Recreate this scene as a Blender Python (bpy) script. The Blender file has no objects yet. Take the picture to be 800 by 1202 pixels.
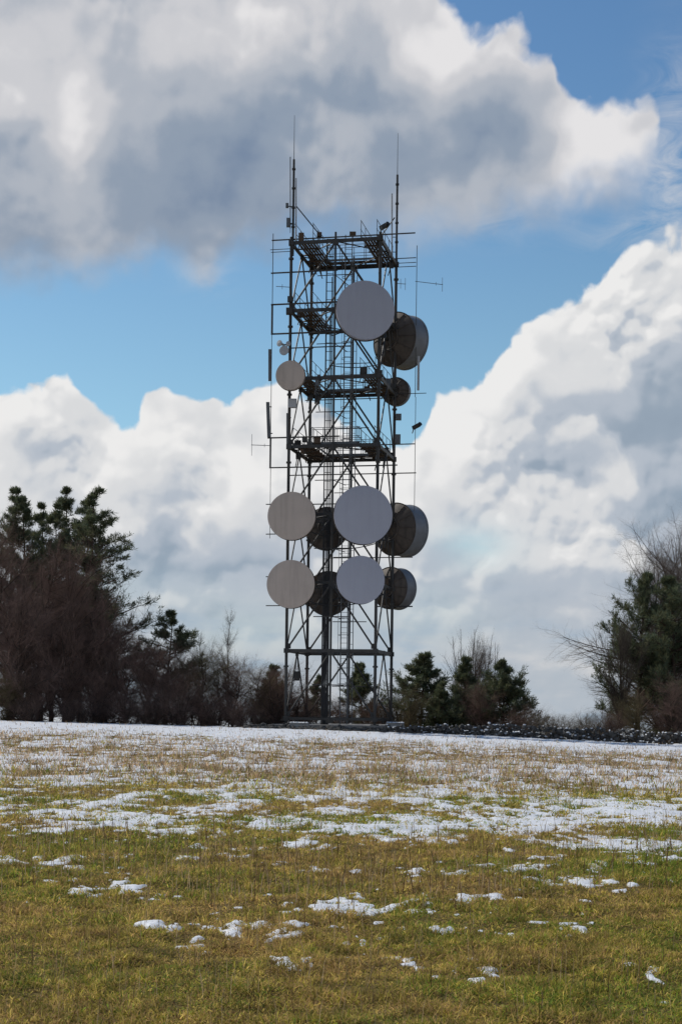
import bpy, bmesh, math, random
import numpy as np
from mathutils import Vector, Matrix

S = bpy.context.scene
COL = S.collection
R = math.radians
F = 1800.0            # focal length in photo pixels (photo 800 x 1202)
YH = 830.0            # photo row of the horizon
ROLL = R(0.7)         # the photo leans a little clockwise
CAMZ = 1.65

def ray(px, py):
    """photo pixel -> (x, z) slopes per metre of depth"""
    dx, dy = px - 400.0, YH - py
    c, s = math.cos(ROLL), math.sin(ROLL)
    return (dx * c - dy * s) / F, (dx * s + dy * c) / F

def at(px, py, Y):
    sx, sz = ray(px, py)
    return Vector((sx * Y, Y, CAMZ + sz * Y))

# ------------------------------------------------------------------ camera
cam = bpy.data.cameras.new('camera')
cam_o = bpy.data.objects.new('camera', cam)
COL.objects.link(cam_o)
cam.sensor_fit = 'HORIZONTAL'
cam.sensor_width = 36.0
cam.lens = 36.0 * F / 800.0
cam.shift_y = (YH - 601.0) / 800.0
cam.clip_end = 5000
cam_o.location = (0, 0, CAMZ)
cam_o.rotation_euler = (Matrix.Rotation(R(90), 4, 'X') @ Matrix.Rotation(ROLL, 4, 'Z')).to_euler()
S.camera = cam_o
S.view_settings.view_transform = 'Standard'
S.view_settings.look = 'None'
S.view_settings.gamma = 1
S.view_settings.exposure = 0
S.cycles.max_bounces = 6
S.cycles.transparent_max_bounces = 8
try:
    S.cycles.use_denoising = True; S.cycles.denoiser = 'OPENIMAGEDENOISE'; S.cycles.denoising_input_passes = 'RGB_ALBEDO_NORMAL'; S.cycles.denoising_prefilter = 'ACCURATE'
except Exception:
    pass

# ------------------------------------------------------------------ node helper
class V:
    """a socket with arithmetic; builds math nodes"""
    def __init__(s, nt, sock): s.nt, s.s = nt, sock
    def _m(s, op, *o, clamp=False):
        n = s.nt.nodes.new('ShaderNodeMath'); n.operation = op; n.use_clamp = clamp
        for i, a in enumerate((s,) + o):
            if isinstance(a, V): s.nt.links.new(a.s, n.inputs[i])
            else: n.inputs[i].default_value = a
        return V(s.nt, n.outputs[0])
    def __add__(s, o): return s._m('ADD', o)
    __radd__ = __add__
    def __sub__(s, o): return s._m('SUBTRACT', o)
    def __rsub__(s, o): return (s * -1.0) + o
    def __mul__(s, o): return s._m('MULTIPLY', o)
    __rmul__ = __mul__
    def __truediv__(s, o): return s._m('DIVIDE', o)
    def mn(s, o): return s._m('MINIMUM', o)
    def mx(s, o): return s._m('MAXIMUM', o)
    def smax(s, o, d): return s._m('SMOOTH_MAX', o, d)
    def smin(s, o, d): return s._m('SMOOTH_MIN', o, d)
    def atan2(s, o): return s._m('ARCTAN2', o)
    def asin(s): return s._m('ARCSINE')
    def exp(s): return s._m('EXPONENT')
    def pw(s, o): return s._m('POWER', o)
    def sat(s): return s._m('ADD', 0.0, clamp=True)
    def ss(s, a, b, lo=0.0, hi=1.0):
        n = s.nt.nodes.new('ShaderNodeMapRange'); n.interpolation_type = 'SMOOTHSTEP'
        s.nt.links.new(s.s, n.inputs[0])
        for i, q in zip((1, 2, 3, 4), (a, b, lo, hi)):
            if isinstance(q, V): s.nt.links.new(q.s, n.inputs[i])
            else: n.inputs[i].default_value = q
        return V(s.nt, n.outputs[0])

def comb(nt, x, y, z=0.0):
    n = nt.nodes.new('ShaderNodeCombineXYZ')
    for i, a in enumerate((x, y, z)):
        if isinstance(a, V): nt.links.new(a.s, n.inputs[i])
        else: n.inputs[i].default_value = a
    return n.outputs[0]
def noise(nt, vec, scale, detail=4, rough=.5, dist=0.0, kind='FBM', dims='2D', color=False):
    n = nt.nodes.new('ShaderNodeTexNoise'); n.noise_dimensions = dims
    try: n.noise_type = kind
    except Exception: pass
    nt.links.new(vec, n.inputs['Vector'])
    n.inputs['Scale'].default_value = scale; n.inputs['Detail'].default_value = detail
    n.inputs['Roughness'].default_value = rough; n.inputs['Distortion'].default_value = dist
    if color:
        sp = nt.nodes.new('ShaderNodeSeparateColor'); nt.links.new(n.outputs['Color'], sp.inputs[0])
        return V(nt, sp.outputs[0]), V(nt, sp.outputs[1])
    return V(nt, n.outputs[0])
def worley(nt, vec, scale, detail=2, rough=.5, smooth=.6, dims='2D'):
    n = nt.nodes.new('ShaderNodeTexVoronoi'); n.voronoi_dimensions = dims; n.feature = 'SMOOTH_F1'
    n.normalize = False
    nt.links.new(vec, n.inputs['Vector'])
    n.inputs['Scale'].default_value = scale; n.inputs['Detail'].default_value = detail
    n.inputs['Roughness'].default_value = rough; n.inputs['Lacunarity'].default_value = 2.3
    n.inputs['Smoothness'].default_value = smooth
    return V(nt, n.outputs['Distance'])
# ------------------------------------------------------------------ mesh collecting
class MB:
    def __init__(s): s.v, s.f, s.n = [], [], 0
    def add(s, v, f):
        s.v.append(np.asarray(v, dtype=np.float64).reshape(-1, 3))
        s.f += [tuple(int(i) + s.n for i in q) for q in f]
        s.n += len(s.v[-1]); return s
    def tube(s, p, q, r, n=6, r2=None, cap=True):
        p, q = Vector(p), Vector(q); d = (q - p)
        if d.length < 1e-6: return s
        d.normalize()
        u = d.orthogonal().normalized(); w = d.cross(u)
        r2 = r if r2 is None else r2
        vs = []
        for c, rr in ((p, r), (q, r2)):
            for k in range(n):
                a = 2 * math.pi * (k + .5) / n
                vs.append(c + (u * math.cos(a) + w * math.sin(a)) * rr)
        fs = [(k, (k + 1) % n, n + (k + 1) % n, n + k) for k in range(n)]
        if cap: fs += [tuple(range(n - 1, -1, -1)), tuple(range(n, 2 * n))]
        return s.add(vs, fs)
    def path(s, pts, r, n=6):
        for a, b in zip(pts[:-1], pts[1:]): s.tube(a, b, r, n)
        return s
    def box(s, c, size, ax=None):
        c = Vector(c)
        if ax is None: ax = (Vector((1, 0, 0)), Vector((0, 1, 0)), Vector((0, 0, 1)))
        X, Y, Z = (Vector(a).normalized() * (h / 2) for a, h in zip(ax, size))
        vs = [c + X * i + Y * j + Z * k for i in (-1, 1) for j in (-1, 1) for k in (-1, 1)]
        fs = [(0, 1, 3, 2), (4, 6, 7, 5), (0, 4, 5, 1), (2, 3, 7, 6), (0, 2, 6, 4), (1, 5, 7, 3)]
        return s.add(vs, fs)
    def bar(s, p, q, w, h, up=(0, 0, 1)):
        p, q = Vector(p), Vector(q); d = (q - p); L = d.length; d.normalize()
        side = d.cross(Vector(up))
        if side.length < 1e-4: side = d.orthogonal()
        side.normalize(); u = side.cross(d)
        return s.box((p + q) / 2, (L, w, h), (d, side, u))
    def lathe(s, c, axis, prof, n=40):
        """prof: list of (radius, height along axis)"""
        c, axis = Vector(c), Vector(axis).normalized()
        u = axis.orthogonal().normalized(); w = axis.cross(u)
        vs, fs = [], []
        for r, h in prof:
            for k in range(n):
                a = 2 * math.pi * k / n
                vs.append(c + axis * h + (u * math.cos(a) + w * math.sin(a)) * r)
        for i in range(len(prof) - 1):
            for k in range(n):
                k2 = (k + 1) % n
                fs.append((i * n + k, i * n + k2, (i + 1) * n + k2, (i + 1) * n + k))
        return s.add(vs, fs)
    def ring(s, c, axis, R_, r, n=32, m=6):
        c, axis = Vector(c), Vector(axis).normalized()
        u = axis.orthogonal().normalized(); w = axis.cross(u)
        pts = [c + (u * math.cos(2 * math.pi * k / n) + w * math.sin(2 * math.pi * k / n)) * R_ for k in range(n + 1)]
        return s.path(pts, r, m)
    def build(s, name, mat, parent=None, smooth=False, bevel=0.0):
        m = bpy.data.meshes.new(name)
        v = np.concatenate(s.v)
        o = bpy.data.objects.new(name, m)
        if parent is not None:
            root = np.zeros(3); p = parent
            while p is not None:
                root += np.array(p.location); p = p.parent
            v = v - root
            o.parent = parent
        m.from_pydata(v.tolist(), [], s.f)
        m.materials.append(mat)
        if smooth:
            m.polygons.foreach_set('use_smooth', [True] * len(m.polygons))
            try: m.set_sharp_from_angle(angle=R(40))
            except Exception: pass
        m.update()
        COL.objects.link(o)
        return o

def tag(o, label=None, cat=None, group=None, kind=None):
    if label: o['label'] = label
    if cat: o['category'] = cat
    if group: o['group'] = group
    if kind: o['kind'] = kind
    return o
def empty(name, loc, label=None, cat=None, group=None):
    o = bpy.data.objects.new(name, None); o.location = loc; o.empty_display_size = .3
    COL.objects.link(o)
    return tag(o, label, cat, group)

# ------------------------------------------------------------------ materials
def mat(name, col, rough=.6, metal=0.0, var=.0, vscale=3.0, col2=None, bump=0.0, bscale=20., attr=None, transl=0.0, spec=.5):
    m = bpy.data.materials.new(name); m.use_nodes = True
    nt = m.node_tree; b = nt.nodes['Principled BSDF']
    b.inputs['Roughness'].default_value = rough; b.inputs['Metallic'].default_value = metal
    b.inputs['Specular IOR Level'].default_value = spec
    b.inputs['Base Color'].default_value = (*col, 1)
    tc = nt.nodes.new('ShaderNodeNewGeometry'); pos = tc.outputs['Position']
    if col2 is not None:
        n = noise(nt, pos, vscale, 6, .6, dims='3D')
        n = n.ss(.5 - .5 * max(var, .01), .5 + .5 * max(var, .01))
        mx = nt.nodes.new('ShaderNodeMix'); mx.data_type = 'RGBA'
        mx.inputs[6].default_value = (*col, 1); mx.inputs[7].default_value = (*col2, 1)
        nt.links.new(n.s, mx.inputs[0]); nt.links.new(mx.outputs[2], b.inputs['Base Color'])
    if attr:
        a = nt.nodes.new('ShaderNodeAttribute'); a.attribute_name = attr
        nt.links.new(a.outputs['Color'], b.inputs['Base Color'])
    if bump:
        n = noise(nt, pos, bscale, 5, .6, dims='3D')
        bp = nt.nodes.new('ShaderNodeBump'); bp.inputs['Strength'].default_value = bump
        bp.inputs['Distance'].default_value = .05
        nt.links.new(n.s, bp.inputs['Height']); nt.links.new(bp.outputs[0], b.inputs['Normal'])
    if transl:
        t = nt.nodes.new('ShaderNodeBsdfTranslucent'); ms = nt.nodes.new('ShaderNodeMixShader'); ms.inputs[0].default_value = transl
        src = b.inputs['Base Color'].links
        if src: nt.links.new(src[0].from_socket, t.inputs[0])
        else: t.inputs[0].default_value = (*col, 1)
        nt.links.new(b.outputs[0], ms.inputs[1]); nt.links.new(t.outputs[0], ms.inputs[2])
        nt.links.new(ms.outputs[0], nt.nodes['Material Output'].inputs[0])
    return m
def streaks(m, k=.25):
    nt = m.node_tree; b = nt.nodes['Principled BSDF']; g = nt.nodes.new('ShaderNodeNewGeometry')
    mp = nt.nodes.new('ShaderNodeMapping'); mp.inputs['Scale'].default_value = (2.2, 2.2, .22)
    nt.links.new(g.outputs['Position'], mp.inputs[0])
    n = noise(nt, mp.outputs[0], 1.6, 5, .6, dims='3D').ss(.42, .70, 1.0, 1.0 - k)
    n2 = noise(nt, g.outputs['Position'], .9, 3, .5, dims='3D').ss(.3, .75, 1.0, 1.0 - k * .5)
    mx = nt.nodes.new('ShaderNodeMix'); mx.data_type = 'RGBA'; mx.blend_type = 'MULTIPLY'; mx.inputs[0].default_value = 1
    src = b.inputs['Base Color'].links[0].from_socket
    nt.links.new(src, mx.inputs[6]); c = nt.nodes.new('ShaderNodeCombineColor'); f = n * n2
    for i in range(3): nt.links.new(f.s, c.inputs[i])
    nt.links.new(c.outputs[0], mx.inputs[7]); nt.links.new(mx.outputs[2], b.inputs['Base Color'])
M = dict(
    steel=mat('painted_steel', (.034, .036, .038), .55, 0, .6, 1.2, (.055, .047, .039), spec=.4),
    galv=mat('galvanised_steel', (.13, .14, .15), .55, .3, .5, 4., (.09, .095, .10)),
    pale=mat('pale_antenna_plastic', (.42, .43, .44), .5, 0, .5, 3., (.34, .34, .35)),
    grating=mat('rusty_grating', (.06, .042, .028), .85, 0, .7, 3., (.10, .06, .035)),
    radome=mat('grey_radome', (.37, .37, .42), .5, 0, .8, .55, (.34, .34, .385), .04, 6.),
    radome_tan=mat('weathered_radome', (.50, .41, .345), .6, 0, .8, .7, (.44, .36, .30), .04, 6.),
    shroud=mat('shroud_skin', (.20, .21, .23), .5, .1, .6, 1.5, (.15, .155, .165)),
    bowl=mat('bowl_back', (.115, .088, .068), .7, .0, .7, 1.6, (.07, .054, .042)),
    cable=mat('black_cable', (.018, .018, .02), .6),
    concrete=mat('concrete', (.26, .25, .235), .9, 0, .6, 1.5, (.16, .155, .15), .3, 14.),
    cabinet=mat('cabinet_paint', (.33, .35, .36), .5, 0, .5, 2., (.26, .27, .28)),
)

streaks(M['radome'], .05); streaks(M['radome_tan'], .13); streaks(M['steel'], .4); streaks(M['bowl'], .4)
# ------------------------------------------------------------------ sky, sun, clouds
SUN_EL, SUN_AZ = 45.0, -55.0          # azimuth measured from the view direction (+Y) towards +X
world = bpy.data.worlds.new('World'); S.world = world
world.use_nodes = True
world.cycles.sampling_method = 'MANUAL'; world.cycles.sample_map_resolution = 512
def build_sky():
    nt = world.node_tree; nt.nodes.clear()
    out = nt.nodes.new('ShaderNodeOutputWorld'); bg = nt.nodes.new('ShaderNodeBackground')
    nt.links.new(bg.outputs[0], out.inputs[0]); bg.inputs['Strength'].default_value = 0.1
    sky = nt.nodes.new('ShaderNodeTexSky'); sky.sky_type = 'NISHITA'; sky.sun_disc = False
    sky.sun_elevation = R(SUN_EL); sky.sun_rotation = R(SUN_AZ)
    sky.air_density = 1.0; sky.dust_density = 0.3; sky.ozone_density = 3.0; sky.altitude = 300
    tc = nt.nodes.new('ShaderNodeTexCoord'); sp = nt.nodes.new('ShaderNodeSeparateXYZ')
    nt.links.new(tc.outputs['Generated'], sp.inputs[0])
    x, y, z = (V(nt, sp.outputs[i]) for i in range(3))
    K = 1800.0
    a0 = x.atan2(y) * K                 # azimuth and elevation in units of 1/1800 rad
    e0 = z.asin() * K
    def ae(px, py):
        sx, sz = ray(px, py)
        d = Vector((sx, 1, sz)).normalized()
        return math.atan2(d.x, d.y) * K, math.asin(d.z) * K
    def curve(a, pts, lo=-500.0, hi=1100.0):
        n = nt.nodes.new('ShaderNodeFloatCurve'); c = n.mapping.curves[0]
        n.mapping.use_clip = False
        q = [ae(*p) for p in pts]
        q = [((u + 600) / 1200, (w - lo) / (hi - lo)) for u, w in q]
        q = [(0.0, q[0][1])] + q + [(1.0, q[-1][1])]
        c.points[0].location = q[0]; c.points[1].location = q[-1]
        for p in q[1:-1]: c.points.new(*p)
        n.mapping.update()
        t = ((a + 600.0) / 1200.0).sat()
        nt.links.new(t.s, n.inputs['Value'])
        return V(nt, n.outputs[0]) * (hi - lo) + lo
    def blob(a, e, px, py, rx, ry):
        ca, ce = ae(px, py)
        u = (a - ca) / rx; w = (e - ce) / ry
        return ((u * u + w * w) * -1.0).exp()
    # --- warp
    p0 = comb(nt, a0, e0)
    w1, w2 = noise(nt, p0, 1 / 95., 3, .5, color=True)
    a = a0 + (w1 - .5) * 46.0
    e = e0 + (w2 - .5) * 36.0
    def relief(dx, dy):
        p = comb(nt, a + dx, e + dy)
        v = worley(nt, p, 1 / 62., 2.0, .5, .8)
        f = noise(nt, p, 1 / 75., 9, .56)
        return (0.5 - v) * 1.0 + (f - .5) * 1.5
    r0 = relief(0., 0.)
    def soft(dx, dy, sc, wv, sm):       # rounded billows with creases between them, for the shading only
        p = comb(nt, a0 + (w1 - .5) * wv + dx, e0 + (w2 - .5) * wv + dy)
        d = worley(nt, p, 1 / sc, 1.0, .45, sm)
        return (0.5 - d * d) + (noise(nt, p, 1 / (sc * 1.1), 3.0, .5) - .5) * .7
    rel1 = soft(0., 0., 115., 40., .9) - soft(-13., 28., 115., 40., .9)
    rel2 = soft(0., 0., 46., 34., .6) - soft(-5., 11., 46., 34., .6)
    rel3 = soft(0., 0., 20., 26., .5) - soft(-2.2, 5., 20., 26., .5)
    rough_ = noise(nt, p0, 1 / 140., 2, .5).ss(.36, .66)     # some parts of a cloud are smooth, some lumpy
    rel = rel1 * .48 + rel2 * (rough_ * .34 + .10) + rel3 * (rough_ * .11)   # > 0 where a billow faces the sun
    rel = rel * e0.ss(150., 340., .55, 1.0)
    fine = noise(nt, p0, 1 / 26., 6, .6)
    big = noise(nt, p0, 1 / 170., 4, .5)
    # --- lower bank of cumulus
    topL = curve(a, [(-60, 455), (0, 447), (40, 436), (78, 441), (108, 474), (138, 490), (157, 494), (176, 470), (212, 457),
                     (246, 463), (272, 462), (300, 448), (340, 446), (366, 470), (395, 500), (440, 512), (488, 510), (512, 460), (530, 442), (562, 438),
                     (600, 398), (640, 362), (690, 332), (722, 296), (762, 276), (800, 272), (860, 250)])
    hL = topL - e + r0 * 26.0 + 2.0
    mL = hL.ss(-2.0, 8.0)
    # --- upper cloud
    topU = curve(a, [(-60, -260), (0, -260), (250, -240), (430, -160), (492, -30), (528, 10), (560, 34), (600, 34), (628, 50), (650, 55), (656, 88),
                     (678, 112), (700, 116), (735, 110), (762, 116), (778, 150), (800, 240), (860, 300)])
    botU = curve(a, [(-60, 300), (0, 302), (60, 304), (120, 306), (200, 292), (225, 296), (243, 312), (262, 290), (330, 268), (400, 262), (468, 264),
                     (505, 268), (535, 262), (560, 242), (590, 232), (640, 232), (700, 214), (742, 200), (772, 160), (800, 130), (860, 100)])
    hT = topU - e + r0 * 30.0
    hB = e - botU + 26.0 + r0 * 24.0 + (big - .5) * 34.0
    mU = hT.ss(-6.0, 16.0) * hB.ss(-24.0, 46.0)
    # thin wisps near the right edge and the middle of the blue
    wn = noise(nt, comb(nt, a0 * .7, e0 * 1.6), 1 / 60., 8, .62, .6)
    wz = blob(a0, e0, 790, 185, 34, 90) * .75 + blob(a0, e0, 735, 275, 70, 18) * .30 + blob(a0, e0, 243, 312, 30, 22) * .5 + blob(a0, e0, 560, 252, 70, 26) * .35
    mW = (wz * (wn - .34).mx(0.) * 3.2).mn(.8)
    # --- brightness of the cloud (thin = bright, thick = grey)
    def ramp(v, stops):
        n = nt.nodes.new('ShaderNodeValToRGB'); r = n.color_ramp; r.interpolation = 'EASE'
        while len(r.elements) < len(stops): r.elements.new(.5)
        for el, (t, c) in zip(r.elements, stops): el.position = t; el.color = (*c, 1)
        nt.links.new(v.s, n.inputs[0]); return n.outputs[0]
    thickU = (hT / 190.0).sat() * .44 + .11
    thickU = thickU + blob(a, e, 575, 138, 90, 42) * .42 + blob(a, e, 470, 205, 130, 55) * .15 + blob(a, e, 330, 140, 150, 50) * .14 + blob(a, e, 260, 215, 150, 62) * .20 + blob(a, e, 60, 240, 130, 60) * .10 + blob(a, e, 420, 90, 70, 60) * .10
    thickU = thickU - blob(a, e, 85, 160, 34, 70) * .30 - blob(a, e, 20, 70, 70, 90) * .34 - blob(a, e, 230, 40, 130, 60) * .18 - blob(a, e, 400, 190, 60, 50) * .14 \
        - blob(a, e, 500, 40, 60, 40) * .15 - blob(a, e, 700, 160, 60, 40) * .2 - blob(a, e, 340, 30, 60, 40) * .2 - blob(a, e, 380, 60, 160, 60) * .08
    thickU = thickU + (big - .5) * .40 - (rel1 * .34 + rel2 * (rough_ * .13 + .03)) - (fine - .5) * .13
    cU = ramp(thickU.sat(), [(0.0, (.775, .765, .775)), (.25, (.60, .605, .635)), (.5, (.43, .465, .525)), (.75, (.275, .335, .425)), (1.0, (.185, .25, .36))])
    thickL = (hL / 300.0).sat() * .34 + .04
    thickL = thickL + blob(a, e, 215, 660, 140, 28) * .55 + blob(a, e, 90, 530, 50, 60) * .16 + blob(a, e, 745, 470, 100, 75) * .34 + blob(a, e, 700, 640, 130, 40) * .24 + blob(a, e, 640, 548, 130, 20) * .26 \
        + blob(a, e, 320, 700, 200, 40) * .2 + blob(a, e, 790, 430, 40, 120) * .2 + blob(a, e, 590, 690, 120, 40) * .16
    thickL = thickL - blob(a, e, 220, 560, 130, 70) * .14 - blob(a, e, 560, 380, 110, 70) * .05 - blob(a, e, 640, 610, 60, 30) * .22 - blob(a, e, 540, 470, 40, 60) * .1
    thickL = thickL + (big - .5) * .36 - rel * .95 - (fine - .5) * .12
    LSTOPS = [(0.0, (.84, .835, .83)), (.22, (.69, .70, .715)), (.45, (.455, .505, .575)), (.75, (.30, .37, .455)), (1.0, (.24, .305, .39))]
    # --- low layered cloud and veiled gaps near the horizon
    strat = noise(nt, comb(nt, a0 * .45, e0 * 1.5), 1 / 55., 7, .55)
    gap = blob(a0, e0, 560, 640, 46, 26) * .85 + blob(a0, e0, 490, 720, 80, 40) * .30 + blob(a0, e0, 290, 740, 80, 30) * .3 + blob(a0, e0, 150, 690, 120, 30) * .2
    gap = (gap * (strat * 1.6)).sat()
    def mixc(f, c1, c2):
        n = nt.nodes.new('ShaderNodeMix'); n.data_type = 'RGBA'
        if isinstance(f, V): nt.links.new(f.s, n.inputs[0])
        else: n.inputs[0].default_value = f
        for i, c in ((6, c1), (7, c2)):
            if isinstance(c, tuple): n.inputs[i].default_value = (*c, 1)
            else: nt.links.new(c, n.inputs[i])
        return n.outputs[2]
    def mulc(c, rgb):
        n = nt.nodes.new('ShaderNodeMix'); n.data_type = 'RGBA'; n.blend_type = 'MULTIPLY'; n.inputs[0].default_value = 1
        nt.links.new(c, n.inputs[6])
        if isinstance(rgb, tuple): n.inputs[7].default_value = (*rgb, 1)
        else: nt.links.new(rgb, n.inputs[7])
        return n.outputs[2]
    # nearer lobes of the bank: bright crests that melt into the body below them
    def window(x0, x1, f):
        l, r = ae(x0, 500)[0], ae(x1, 500)[0]
        return a.ss(l - f, l + f) * a.ss(r - f, r + f, 1., 0.)
    for pts, dep, k, x0, x1 in (([(40, 640), (88, 590), (106, 560), (122, 530), (140, 508), (160, 492), (178, 474), (212, 462), (246, 468), (272, 468), (300, 455), (340, 452), (372, 490), (420, 540)], 150., .9, 104, 380),
                        ([(180, 630), (214, 580), (234, 553), (258, 526), (286, 509), (320, 505), (352, 512), (400, 550), (430, 580)], 120., .8, 222, 400),
                        ([(-60, 560), (0, 548), (30, 540), (60, 520), (85, 512), (110, 530), (130, 560)], 80., .5, -80, 112),
                        ([(470, 590), (494, 550), (512, 520), (536, 500), (570, 488), (600, 500), (622, 498), (648, 484), (684, 478), (712, 496), (750, 540), (800, 580)], 80., .8, 490, 740),
                        ([(500, 690), (560, 655), (590, 625), (618, 608), (650, 606), (672, 622), (694, 606), (722, 600), (752, 622), (800, 650)], 70., .9, 550, 780),
                        ([(540, 480), (600, 430), (640, 395), (672, 372), (700, 376), (730, 400), (760, 430)], 90., .6, 590, 740),
                        ([(60, 720), (110, 694), (180, 676), (240, 680), (290, 660), (330, 645), (380, 664), (440, 700)], 55., .5, 150, 400)):
        hi = curve(a, pts) - e + r0 * 24.0
        th = (hi / dep).sat() * .42 + .02 + (big - .5) * .2 - rel * .85 - (fine - .5) * .10
        wgt = hi.ss(-3.0, 22.0) * hi.ss(dep * .45, dep * 1.5, 1., 0.) * window(x0, x1, 24.) * k
        thickL = thickL + (th - thickL) * wgt
    cL = ramp(thickL.sat(), LSTOPS)
    low = e0.ss(20., 190., 1., 0.)
    cLow = ramp((strat * 1.5 - .25).sat(), [(0., (.27, .40, .53)), (.5, (.44, .49, .545)), (1., (.62, .62, .625))])
    cL = mixc(low * .8, cL, cLow)
    # --- blue sky: the Nishita sky seen through a polariser
    blue = mulc(sky.outputs[0], SKY_TINT)
    clear = mulc(blue, ramp(e0.ss(200., 900.), [(0., (1.05, 1.0, .96)), (1., (.80, .84, .95))]))
    ten = (10., 10., 10.)
    c = clear
    c = mixc(mW, c, (6.2, 6.4, 6.8))
    c = mixc(mL * (1.0 - gap * .55), c, mulc(cL, ten))
    c = mixc(mU, c, mulc(cU, ten))
    nt.links.new(c, bg.inputs['Color'])
SKY_TINT = (.95, 1.15, 1.09)
build_sky()
sun = bpy.data.lights.new('sun', 'SUN'); sun.energy = 3.4; sun.angle = R(0.53); sun.color = (1, .95, .87)
sun_o = bpy.data.objects.new('sun', sun); COL.objects.link(sun_o)
sd = Vector((math.sin(R(SUN_AZ)) * math.cos(R(SUN_EL)), math.cos(R(SUN_AZ)) * math.cos(R(SUN_EL)), math.sin(R(SUN_EL))))
sun_o.rotation_euler = sd.to_track_quat('Z', 'Y').to_euler()
sun_o.location = (20, 60, 80)
# ------------------------------------------------------------------ the lattice mast
TC = at(398, 848, 90.0); TX, TY = TC.x, 90.0
CORN = [Vector((TX - 3.08, TY - 2.0, 0)), Vector((TX + 2.0, TY - 3.08, 0)), Vector((TX + 3.08, TY + 2.0, 0)), Vector((TX - 2.0, TY + 3.08, 0))]
FOOT = .62
RZ = [.95 + 3.9 * k for k in range(8)]
zz = lambda p, z: Vector((p.x, p.y, z))
tower = empty('lattice_tower', (TX, TY, FOOT), 'tall square dark steel lattice tower with platforms rising from the field edge', 'tower')
def lerp(a, b, t): return a + (b - a) * t
for i, c in enumerate(CORN):
    g = MB().tube(zz(c, FOOT), zz(c, RZ[7] + .35), .088, 10)
    for k in range(8):                                  # flange joints
        z = RZ[k] - .9
        if z > FOOT + .3: g.tube(zz(c, z - .05), zz(c, z + .05), .15, 10)
        g.box(zz(c, RZ[k]), (.30, .30, .26))
    g.box(zz(c, FOOT + .03), (.5, .5, .06))
    g.build('leg', M['steel'], tower, True)
for i in range(4):
    a, b = CORN[i], CORN[(i + 1) % 4]; m = (a + b) / 2
    out = Vector(((b - a).y, -(b - a).x, 0)).normalized()
    for k, z in enumerate(RZ):
        g = MB().bar(zz(lerp(a, b, .02), z), zz(lerp(a, b, .98), z), .10, .15 if k in (0, 2, 3) else .19)
        g.box(zz(m, z - .06), (.34, .12, .34), ((b - a).normalized(), out, Vector((0, 0, 1))))
        g.build('ring_beam', M['steel'], tower)
    for k in range(1, 8):
        for e in (a, b):
            p = zz(lerp(m, e, .02), RZ[k] - .12); q = zz(lerp(e, m, .03), RZ[k - 1] + .16)
            g = MB().tube(p, q, .046 if i in (1, 3) else .056, 8)
            g.box(lerp(q, p, .03), (.2, .05, .3), ((b - a).normalized(), out, Vector((0, 0, 1))))
            g.build('brace', M['steel'], tower)
mF = (CORN[0] + CORN[1]) / 2; mB = (CORN[2] + CORN[3]) / 2
MB().tube(zz(mF, RZ[0]), zz(mF, RZ[7] + .5), .066, 8).build('centre_post', M['steel'], tower, True)
MB().tube(zz(mB, RZ[0]), zz(mB, RZ[7] + .6), .055, 8).build('centre_post', M['steel'], tower, True)
# horizontal diaphragms inside the rings
for k in (1, 2, 3, 4, 5, 6, 7):
    g = MB()
    mids = [(CORN[i] + CORN[(i + 1) % 4]) / 2 for i in range(4)]
    for i in range(4): g.tube(zz(mids[i], RZ[k] - .03), zz(mids[(i + 1) % 4], RZ[k] - .03), .035, 6)
    g.build('ring_bracing', M['steel'], tower)
# cable ladder with feeder cables, just inside the front face
cx0 = TX - .86; cy0 = TY - 1.35
g = MB()
for s in (-.2, .2): g.bar((cx0 + s, cy0, FOOT), (cx0 + s, cy0, RZ[7] + .45), .04, .06, (0, 1, 0))
for k in range(56): g.bar((cx0 - .2, cy0, 1.2 + k * .5), (cx0 + .2, cy0, 1.2 + k * .5), .04, .03)
cl = g.build('cable_ladder', M['steel'], tower)
rr = random.Random(4)
for j in range(9):
    x = cx0 - .17 + j * .042; top = [28.3, 26.5, 24.2, 21, 13.2, 13, 12.6, 9.5, 9.2][(j * 4) % 9]
    pts = [Vector((x + rr.uniform(-.012, .012), cy0 - .05 + rr.uniform(-.015, .015), z)) for z in np.linspace(FOOT, top, 12)]
    MB().path(pts, .026, 6).build('feeder_cable', M['cable'], cl, True)
# caged access ladder in the middle
lx, ly = TX + .22, TY - .1
lad = MB()
for s in (-.2, .2): lad.tube((lx + s, ly, FOOT), (lx + s, ly, RZ[7] + 1.1), .03, 6)
for k in range(95): lad.tube((lx - .2, ly, .9 + k * .3), (lx + .2, ly, .9 + k * .3), .014, 5, cap=False)
lad = lad.build('access_ladder', M['galv'], tower)
g = MB()
for k in range(27):
    z = 3.0 + k * .95
    pts = [Vector((lx + .36 * math.sin(t), ly - .36 + .36 * -math.cos(t), z)) for t in np.linspace(-2.5, 2.5, 13)]
    g.path(pts, .016, 5)
for t in (-1.4, -.5, .5, 1.4):
    x, y = lx + .36 * math.sin(t), ly - .36 - .36 * math.cos(t)
    g.tube((x, y, 3.0), (x, y, 27.7), .013, 5)
g.build('safety_cage', M['galv'], lad)
# a second rack of pipes on the far side
g = MB()
for s in (-.13, .13): g.tube((TX + .62 + s, TY + 1.5, FOOT), (TX + .62 + s, TY + 1.5, RZ[7]), .025, 6)
for k in range(38): g.tube((TX + .49, TY + 1.5, 1.2 + k * .7), (TX + .75, TY + 1.5, 1.2 + k * .7), .014, 5)
g.build('cable_ladder', M['galv'], tower)
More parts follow.
